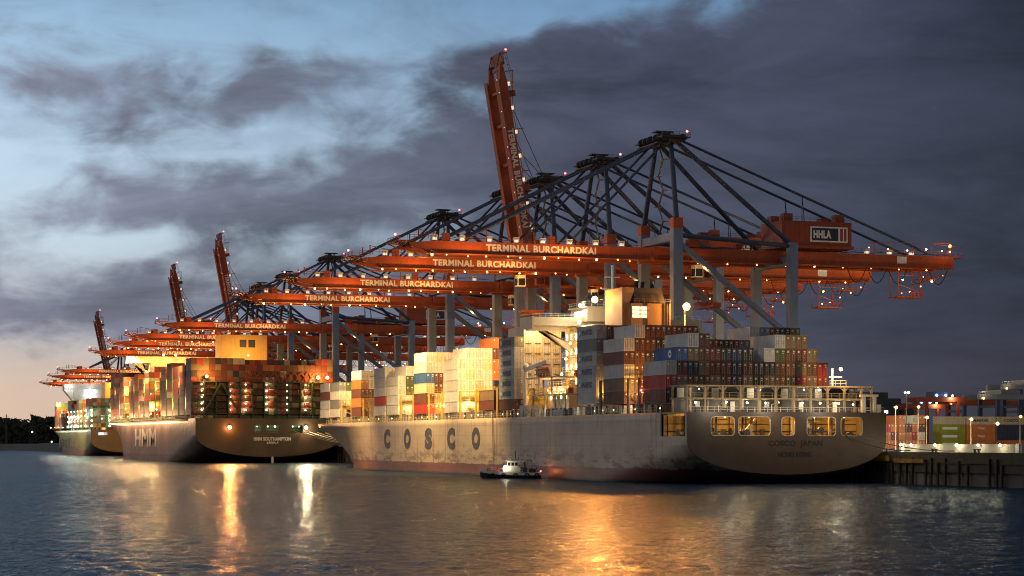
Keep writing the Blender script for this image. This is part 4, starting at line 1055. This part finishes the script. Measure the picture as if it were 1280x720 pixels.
CRANES=[(516,'nearest orange quay crane, boom lowered over the near ship\'s bridge',0,1),
        (563,'second nearest quay crane, boom lowered behind the nearest crane\'s boom',0,1),
        (608,'tallest looking quay crane, red boom raised almost upright behind the near cranes',1,1),
        (641,'quay crane with boom lowered just below the two nearest booms',0,1),
        (715,'quay crane over the near ship\'s forward stacks, boom lowered',0,1),
        (878,'quay crane with boom lowered right above the yellow casing',0,.98),
        (962,'quay crane whose boom shows just left of the yellow casing, upper of two',0,.965),
        (1018,'quay crane whose boom shows just left of the yellow casing, lower of two',0,.95),
        (1045,'quay crane with raised boom standing up behind the yellow casing',1,.885),
        (1084,'quay crane with lowered boom above the middle ship\'s forward deckhouse',0,.92),
        (1177,'quay crane with raised boom left of the yellow casing, middle of three raised',1,.845),
        (1236,'dark quay crane with boom lowered over the green ship\'s stern',0,.83,.97),
        (1328,'dark quay crane with boom lowered over the green ship\'s middle',0,.82,.90),
        (1452,'farthest quay crane with reddish lowered boom past the green ship\'s bow',0,.80,.78),
        (1484,'farthest raised crane boom, small and dark against the sunset glow',1,.775)]
proto={}
proto[0]=make_crane(*CRANES[0][:2],raised=False); proto[1]=make_crane(*CRANES[2][:2],raised=True)
cmap=child_map()
for i,(Y,lab,rz_,sc,*sx_) in enumerate(CRANES):
    if i in (0,2): continue
    c=copy_tree(proto[rz_],None,cmap); c.location=(222,Y,QZ); c['label']=lab
    dx=(0,-34,0,-9,22,10,12,-20,4,-40,8,-28,15,-12,6)[i]         # trolleys stand at different places
    for o in bpy.data.objects:
        if o.parent==c and o.name.split('.')[0] in ('trolley','driver_cab','cab_window'): o.location.x+=(dx if not rz_ else abs(dx))
    c.scale=(sx_[0] if sx_ else 1,1,sc)

# ---------------------------------------------------------------- yard behind the quay
YG='containers stacked in the yard'
def yardrow(x,y,strs,where,rz):
    for t,k in enumerate(strs):
        container((x,y,QZ+.003+t*2.9),12.19,2.88,k,'%s container in %s tier of %s'%(CC[k][0],ORD[t],where),YG,rz,doors=True)
for i,(s_r,wh) in enumerate([("LLLY","green yard stack"),("OOOY","orange yard stack with lettered cream top"),("ONNY","yard stack holding two navy boxes"),("OPTW","yard stack right of the navy boxes")]):
    x1=394.9+12.65*i+12.19
    for t,k in enumerate(s_r):
        o=container((x1,664+1.22,QZ+.003+t*2.9),12.19,2.88,k,'%s container in %s tier of %s'%(CC[k][0],ORD[t],wh),YG,R(90),doors=True)
        # side facing the water carries the lettering: local -x points to +... so use local +/-x face toward -Y
        fx={0:('bar' if k=='L' else None),1:('MAERSK' if k=='Y' else ('Hapag' if k=='O' else None)),2:('COSCO' if k=='Y' else None)}.get(i)
        if fx=='bar':
            b_=MB(); b_.box(-CW/2-.02,-CW/2+.04,3.4,9.6,1.0,1.9); b_.build('white_band',LETW,o)
        elif fx:
            e=letter(fx,6.4 if fx!='Hapag' else 3.0,1.0,LETK if k=='Y' else LETW,o,(-CW/2-.02,6.1,1.5),(R(90),0,R(-90)),.03)
for i,(s_r,dx) in enumerate([("OOR",0),("OPO",2.6),("OOOO",5.7),("OOP",8.3),("OROY",11.0),("OYPO",13.6)]):
    for t,k in enumerate(s_r):
        container((362.5+dx,642,QZ+.003+t*2.9),12.19,2.88,k,'%s container in %s tier, %s narrow yard column from the stern'%(CC[k][0],ORD[t],ORD[i]),YG)
YARD=[(1114,430),(1138,450),(1162,470),(1196,480),(1236,480),(1272,470)]
def atpx(px,Z):
    r=(px-640)/F_PX*Z; return r*CO+Z*SI, Z*CO-r*SI
def mast(px,Z,h,label,m=L_WARM,p=2500,c=WARM,heads=1):
    x,y=atpx(px,Z); o=empty('light_mast',(x,y,QZ),label,'lamp post','lamp masts in the yard')
    q=MB(); q.tube((0,0,0),(0,0,h),.16,8,.09); q.tube((0,0,0),(0,0,.4),.3,8); q.bar((-.7*heads,0,h),(.7*heads,0,h),.14); q.build('pole',GALV,o)
    for k in range(heads): bulb(o,((k-(heads-1)/2)*1.3,-.35,h-.1),.42,m,'lamp_head')
    light(o,(0,.6,h-.5),p*17,(1,.66,.28) if c==WARM else c,.35,'SPOT',(0,1,-.15),130)
for i,(px,Z,h,m_,p,lab,hd) in enumerate([(1119.5,610,12.5,L_WARM,900,'slim yard lamp mast nearest the near ship\'s stern',1),(1133,700,19,L_COOL,1500,'tall yard mast with twin white lamps',2),(1147.5,600,12.5,L_WARM,900,'slim yard lamp mast before the orange columns',1),
        (1158,560,9,L_WARM,3500,'lamp mast left of the lime green boxes',1),(1213.5,560,8.5,L_WARM,3500,'short lamp mast before the orange yard boxes',1),(1275,540,9,L_WARM,3500,'lamp mast before the navy yard boxes',1),(1246,520,7,L_WARM,2500,'lowest lamp mast between orange and navy boxes',1)]):
    mast(px,Z,h,lab,m_,p,WARM if m_ is L_WARM else COOLC,hd)
# straddle carriers and yard cranes behind
def straddle(px,Z,label,w=10,hh=14,top=True):
    x,y=atpx(px,Z); o=empty('straddle_carrier',(x,y,QZ),label,'straddle carrier','machines in the yard')
    for sx in (-1,1):
        q=MB()
        for yy in (-4,4): q.box(sx*w/2-.5,sx*w/2+.5,yy-.5,yy+.5,1,hh)
        q.box(sx*w/2-.6,sx*w/2+.6,-5,5,.7,1.6); q.build('leg_frame',ORDK,o)
        for yy in (-4,-1.5,1.5,4):
            q=MB(); q.tube((sx*w/2-.35,yy,.7),(sx*w/2+.35,yy,.7),.7,12); q.build('wheel',BLACK,o)
    q=MB(); q.box(-w/2-4,w/2+4,-4.6,-3.2,hh-1,hh+.8); q.box(-w/2-4,w/2+4,3.2,4.6,hh-1,hh+.8); q.build('top_frame',ORDK,o)
    q=MB(); q.box(-3,3,-3,3,hh+.8,hh+3); q.build('engine_house',NAVY,o)
    for x_ in (-2,2): bulb(o,(x_,-3.4,hh+1.6),.5,L_BLUE,'blue_lamp')
    bulb(o,(4.2,-4.8,hh+1.4),.4,L_WHITE,'work_lamp'); light(o,(4.2,-6,hh+.4),900,WHT,.3)
straddle(1171,820,'reddish yard carrier with blue roof lamps above the lime green boxes',14,19)
straddle(1152,860,'darker yard carrier left of the blue-lamped one',10,17)
def yardgantry(px,Z,label,h,sp,col):
    x,y=atpx(px,Z); o=empty('yard_gantry',(x,y,QZ),label,'gantry crane','rail gantries in the yard')
    for sx in (-1,1):
        q=MB()
        for yy in (-7,7): q.box(sx*sp/2-.8,sx*sp/2+.8,yy-.8,yy+.8,0,h)
        q.box(sx*sp/2-.6,sx*sp/2+.6,-6.2,6.2,h-3.5,h-2.4); q.build('leg_frame',NAVY,o)
    q=MB()
    for yy in (-6,6): q.box(-sp/2-9,sp/2+9,yy-.8,yy+.8,h,h+2.2)
    q.rail([(-sp/2-9,-6.8,h+2.2),(sp/2+9,-6.8,h+2.2)],1.2,3,.12); q.box(-4,4,-6.7,6.7,h+2.3,h+4.2); q.build('bridge_girder',col,o)
    bulb(o,(-sp/2-7,-7.2,h+.4),.4,L_WARM,'lamp'); light(o,(-sp/2-6,-9,h+3.6),350,WHT,.4)
yardgantry(1251,900,'grey yard gantry crane above the navy boxes at right edge',20.5,12,GALV)
yardgantry(1279,930,'taller grey yard gantry partly beyond the right edge',25.5,12,GALV)
yardgantry(1230,980,'low orange yard gantry behind the green and orange boxes',19.5,30,ORANGE)
q=MB()   # dark office and workshop blocks beyond the stern
for k,(px,Z,w_,dp,h,lab) in enumerate([(1086,950,32,16,25,'dark flat-roofed block with tall top storey behind the near ship\'s stern'),(1112,940,24,16,22,'dark block right of the taller flat-roofed block'),(1131,960,14,12,20,'small dark tower block left of the yard lamp mast')]):
    x,y=atpx(px,Z); o=empty('yard_building',(x,y,QZ),lab,'building')
    b_=MB(); b_.box(-w_/2,w_/2,0,dp,0,h-3); b_.box(-w_/2+3,w_/2-5,2,dp-2,h-3,h); b_.build('wall',paint('dark_cladding',(.05,.055,.065),.7),o)
    b_=MB(); b_.box(-w_/2-.3,w_/2+.3,-.3,dp+.3,h-3,h-2.8); b_.build('roof',STEEL,o)
    for i in range(3):
        b_=MB(); xx=-w_/2+2+i*(w_-5)/2.6; b_.box(xx,xx+1.8,-.05,.1,h-7,h-5.6); b_.build('window',L_WIN2 if i==k else GLASS,o)
# far dark containers fill: second yard rows seen between
for i in range(6):
    pass

# ---------------------------------------------------------------- launch alongside
BT=empty('harbour_launch',(163.6,470.5,0),'small white and black harbour launch with tyre fenders beside the near ship\'s hull','boat',rz=math.atan2(-SI,CO)+math.pi)
q=MB(); st=[(-6.3,1.75,.95,-.2),(-5,2.0,.95,-.5),(-1,2.05,.95,-.6),(2.5,1.8,1.1,-.6),(4.8,1.15,1.35,-.4),(6.3,.06,1.65,.3)]
vv=[];ff=[];k=6
for x,hw,zt,zb in st: vv+=[(x,-hw,zt),(x,-hw*.92,.35),(x,-hw*.5,zb),(x,hw*.5,zb),(x,hw*.92,.35),(x,hw,zt)]
for i in range(len(st)-1):
    for j in range(k-1): ff.append((i*k+j,i*k+j+1,(i+1)*k+j+1,(i+1)*k+j))
    ff.append((i*k+5,i*k,(i+1)*k,(i+1)*k+5))
ff.append(tuple(range(k)))
q.add(vv,ff); q.build('boat_hull',[paint('launch_black',(.02,.02,.025),.4)],BT); BT.scale=(1.16,1.2,1.15)
q=MB(); pr=[(-6.35,1.8),(-5,2.06),(-1,2.1),(2.5,1.86),(4.8,1.2),(6.4,.08)]
for s in (-1,1):
    for (x0,h0),(x1,h1),(z0,z1) in zip(pr[:-1],pr[1:],[(.95,.95),(.95,.95),(.95,1.1),(1.1,1.35),(1.35,1.65)]): q.bar((x0,s*h0,z0),(x1,s*h1,z1),.14,.55)
q.build('bulwark',WHITE,BT)
q=MB(); q.box(-1.9,1.6,-1.25,1.25,1.0,2.3); q.box(-1.6,.7,-1.1,1.1,2.3,3.55); q.box(-1.9,1.0,-1.3,1.3,3.55,3.7); q.build('wheelhouse',WHITE,BT)
for x in (-1.45,-.7,.05):
    for s in (-1,1):
        q=MB(); q.box(x,x+.55,s*1.1-.04,s*1.1+.04,2.65,3.3); q.build('window',GLASS,BT)
q=MB(); q.tube((-1.0,0,3.7),(-1.0,0,5.7),.07,6); q.bar((-1.0,-.8,4.9),(-1.0,.8,4.9),.08); q.tube((-4.4,0,1),(-4.4,0,3.8),.08,6); q.bar((-4.4,0,3.7),(-2.2,0,3.9),.09); q.bar((-5.6,-1,1),(-5.2,-1,2.7),.1); q.bar((-5.6,1,1),(-5.2,1,2.7),.1); q.bar((-5.2,-1,2.7),(-5.2,1,2.7),.1); q.rail([(-6.2,-1.6,1.1),(-3,-1.7,1.1)],.9,1,.05); q.rail([(-6.2,1.6,1.1),(-3,1.7,1.1)],.9,1,.05); q.build('mast',STEEL,BT)
q=MB(); q.rail([(3.0,-1.6,1.25),(6.2,-.1,1.7),(6.2,.1,1.7),(3.0,1.6,1.25)],.9,.8,.05); q.rail([(-2.5,-1.9,1.0),(2.6,-1.8,1.1)],.9,1,.05); q.rail([(-2.5,1.9,1.0),(2.6,1.8,1.1)],.9,1,.05); q.rail([(-1.8,1.1,3.7),(.8,1.1,3.7)],.5,.8,.04); q.build('hand_rail',WHITE,BT)
q=MB(); q.box(-1.5,-.2,-.5,.5,3.7,4.0); q.tube((-1.6,-.7,3.7),(-1.6,-.7,4.4),.14,6); q.box(.8,1.4,-.9,.9,2.3,2.8); q.build('roof_gear',GALV,BT)
q=MB(); q.box(1.5,2.1,-1,-.3,1.05,1.9); q.build('deck_crate',ORANGE,BT)
q=MB(); q.box(-3.4,-2.2,-1.1,1.1,1,2.3); q.box(-4.9,-3.8,.2,1.3,1,2.0); q.tube((-2.9,.4,2.3),(-2.9,.4,3.4),.2,8); q.box(-5.2,-4.2,-.7,.7,1,1.9); q.build('exhaust',STEEL,BT)
q=MB(); q.box(2.2,3.6,-.6,.6,1.1,1.75); q.ball((4.6,-.2,1.75),.4); q.build('red_float',paint('signal_red',(.55,.04,.04),.5),BT)
for x in (-5.4,-3.4,-1,1.4,3.6,5.3):
    for s in (-1,1):
        q=MB(); hw=1.95 if x<2 else (1.6 if x<4.5 else .95); cx=(x,s*(hw+.2),.62); n=10
        pts=[(x+.42*math.cos(6.2832*i/n),s*(hw+.22),.62+.42*math.sin(6.2832*i/n)) for i in range(n+1)]; q.path(pts,.15,5); q.build('tyre_fender',BLACK,BT)
bulb(BT,(1.2,1.5,2.5),.2,L_WHITE,'lamp'); light(BT,(1.0,2.2,2.4),200,WHT,.15)
bulb(BT,(-6.2,0,1.5),.16,L_RED,'stern_lamp'); light(BT,(-6.7,.8,1.5),160,(1,.3,.1),.12)

# ropes
def rope(name,a,b,sag,label,r=.1,group=None,m=ROPE,cat='rope'):
    a=Vector(a);b=Vector(b);o0=a.copy(); q=MB(); n=10
    q.path([tuple(a.lerp(b,i/n)-o0+Vector((0,0,-sag*4*(i/n)*(1-i/n)))) for i in range(n+1)],r,5)
    tag(q.build(name,m,None,tuple(o0)),label,cat,group)
rope('boarding_rope',(172.2,509.5,15),(172.0,508.5,3.0),0,'pale pilot ladder rope hanging down the near ship\'s side by the launch',.13)
for i,(xa,xb,yb) in enumerate([(12.9,221.0,392),(15.8,221.2,383)]):
    rope('mooring_rope',(195.3+xa,386.8,10.2),(xb,yb-18 if i else yb-10,QZ+.5),.9,'dark mooring line slanting off the near ship\'s transom, %s one'%('upper' if i==0 else 'lower'),.09,'mooring lines of the near ship',STEEL)
for i in range(5):
    rope('mooring_rope',(187.3+(10+i*3.3),839.6,13.2-.2*i),(221,770-9*i,QZ+.4),2.0,'pale mooring lines fanning from the middle ship\'s stern to the quay',.13,'mooring lines of the middle ship')

# ---------------------------------------------------------------- far shore on the left
def fm(px,Z): return atpx(px,Z)
ld=paint('far_bank',(.010,.010,.009),.9)
x0,y0=fm(-260,2300); x1,y1=fm(42,2300); x2,y2=fm(75,3300); x3,y3=fm(-300,3300)
q=MB(); q.prism([(x0,y0),(x1,y1),(x2+60,y2),(x3-300,y3)],'z',-2,1.2)
xa,ya=fm(30,3000); q.prism([(xa,ya),(xa+900,ya+260),(xa+900,ya+1500),(xa-200,ya+1500)],'z',-2.2,1.0)
setting(q.build('far_bank',ld))
lf=paint('dusk_foliage',(.045,.045,.03),.9,0,.5,0,.05)
q=MB(); rw=random.Random(3)
def grove(px0,px1,Z,h0,h1,n):
    for i in range(n):
        px=rw.uniform(px0,px1); z_=Z+rw.uniform(0,160); x,y=fm(px,z_); h=rw.uniform(h0,h1)
        for k in range(22):
            a=rw.uniform(0,6.28); rr=rw.uniform(0,h*.38); zc=h*rw.uniform(.12,.98); rr*=1.2-zc/h*.7
            c=Vector((x+rr*math.cos(a),y+rr*math.sin(a),1+zc)); s=rw.uniform(.6,1.7)*h/14
            e1=Vector((rw.uniform(-1,1),rw.uniform(-1,1),rw.uniform(-1,1))).normalized()*s*1.3; e2=Vector((rw.uniform(-1,1),rw.uniform(-1,1),rw.uniform(-1,1))).normalized()*s
            q.add([c-e1-e2,c+e1-e2*.6,c+e1*.7+e2,c-e1*.8+e2*.9,c+Vector((0,0,s))],[(0,1,4),(1,2,4),(2,3,4),(3,0,4),(0,3,2,1)])
        q.tube((x,y,0),(x,y,h*.6),.5,5)
grove(-60,41,2310,24,33,190); grove(38,90,3010,30,44,170)
o=q.build('woods',lf); setting(o,'stuff'); tag(o,'dark wooded bank on the far shore at left','trees')
xt,yt=fm(8,2300); TW=empty('radar_tower',(xt,yt,1),'slim dark radar tower rising above the far wooded bank','tower')
q=MB(); q.tube((0,0,0),(0,0,32),1.6,8,1.1); q.build('shaft',STEEL,TW)
q=MB(); q.tube((0,0,29),(0,0,33),3.4,10,3.9); q.tube((0,0,33),(0,0,34),4.4,10); q.tube((0,0,34),(0,0,38),.4,6); q.bar((-2.5,0,36),(2.5,0,36),.4); q.build('lookout',STEEL,TW)
for i,(px,zz,lab) in enumerate([(40,18,'lone pale shore lamp at the corner of the near wood'),(48.5,9,'small shore lamp low on the far wooded bank'),(64.5,7,'small shore lamp by the green ship\'s bow')]):
    x,y=fm(px,2290 if i==0 else 2980); o=empty('shore_lamp',(x,y,1),lab,'lamp post','lamps on the far bank')
    b_=MB(); b_.tube((0,0,0),(0,0,zz),.2,6); b_.build('pole',STEEL,o); bulb(o,(0,-.8,zz+.5),.9,L_WHITE,'lamp_head')
print('containers',NC[0],'objects',len(bpy.data.objects),'lights',len(bpy.data.lights))
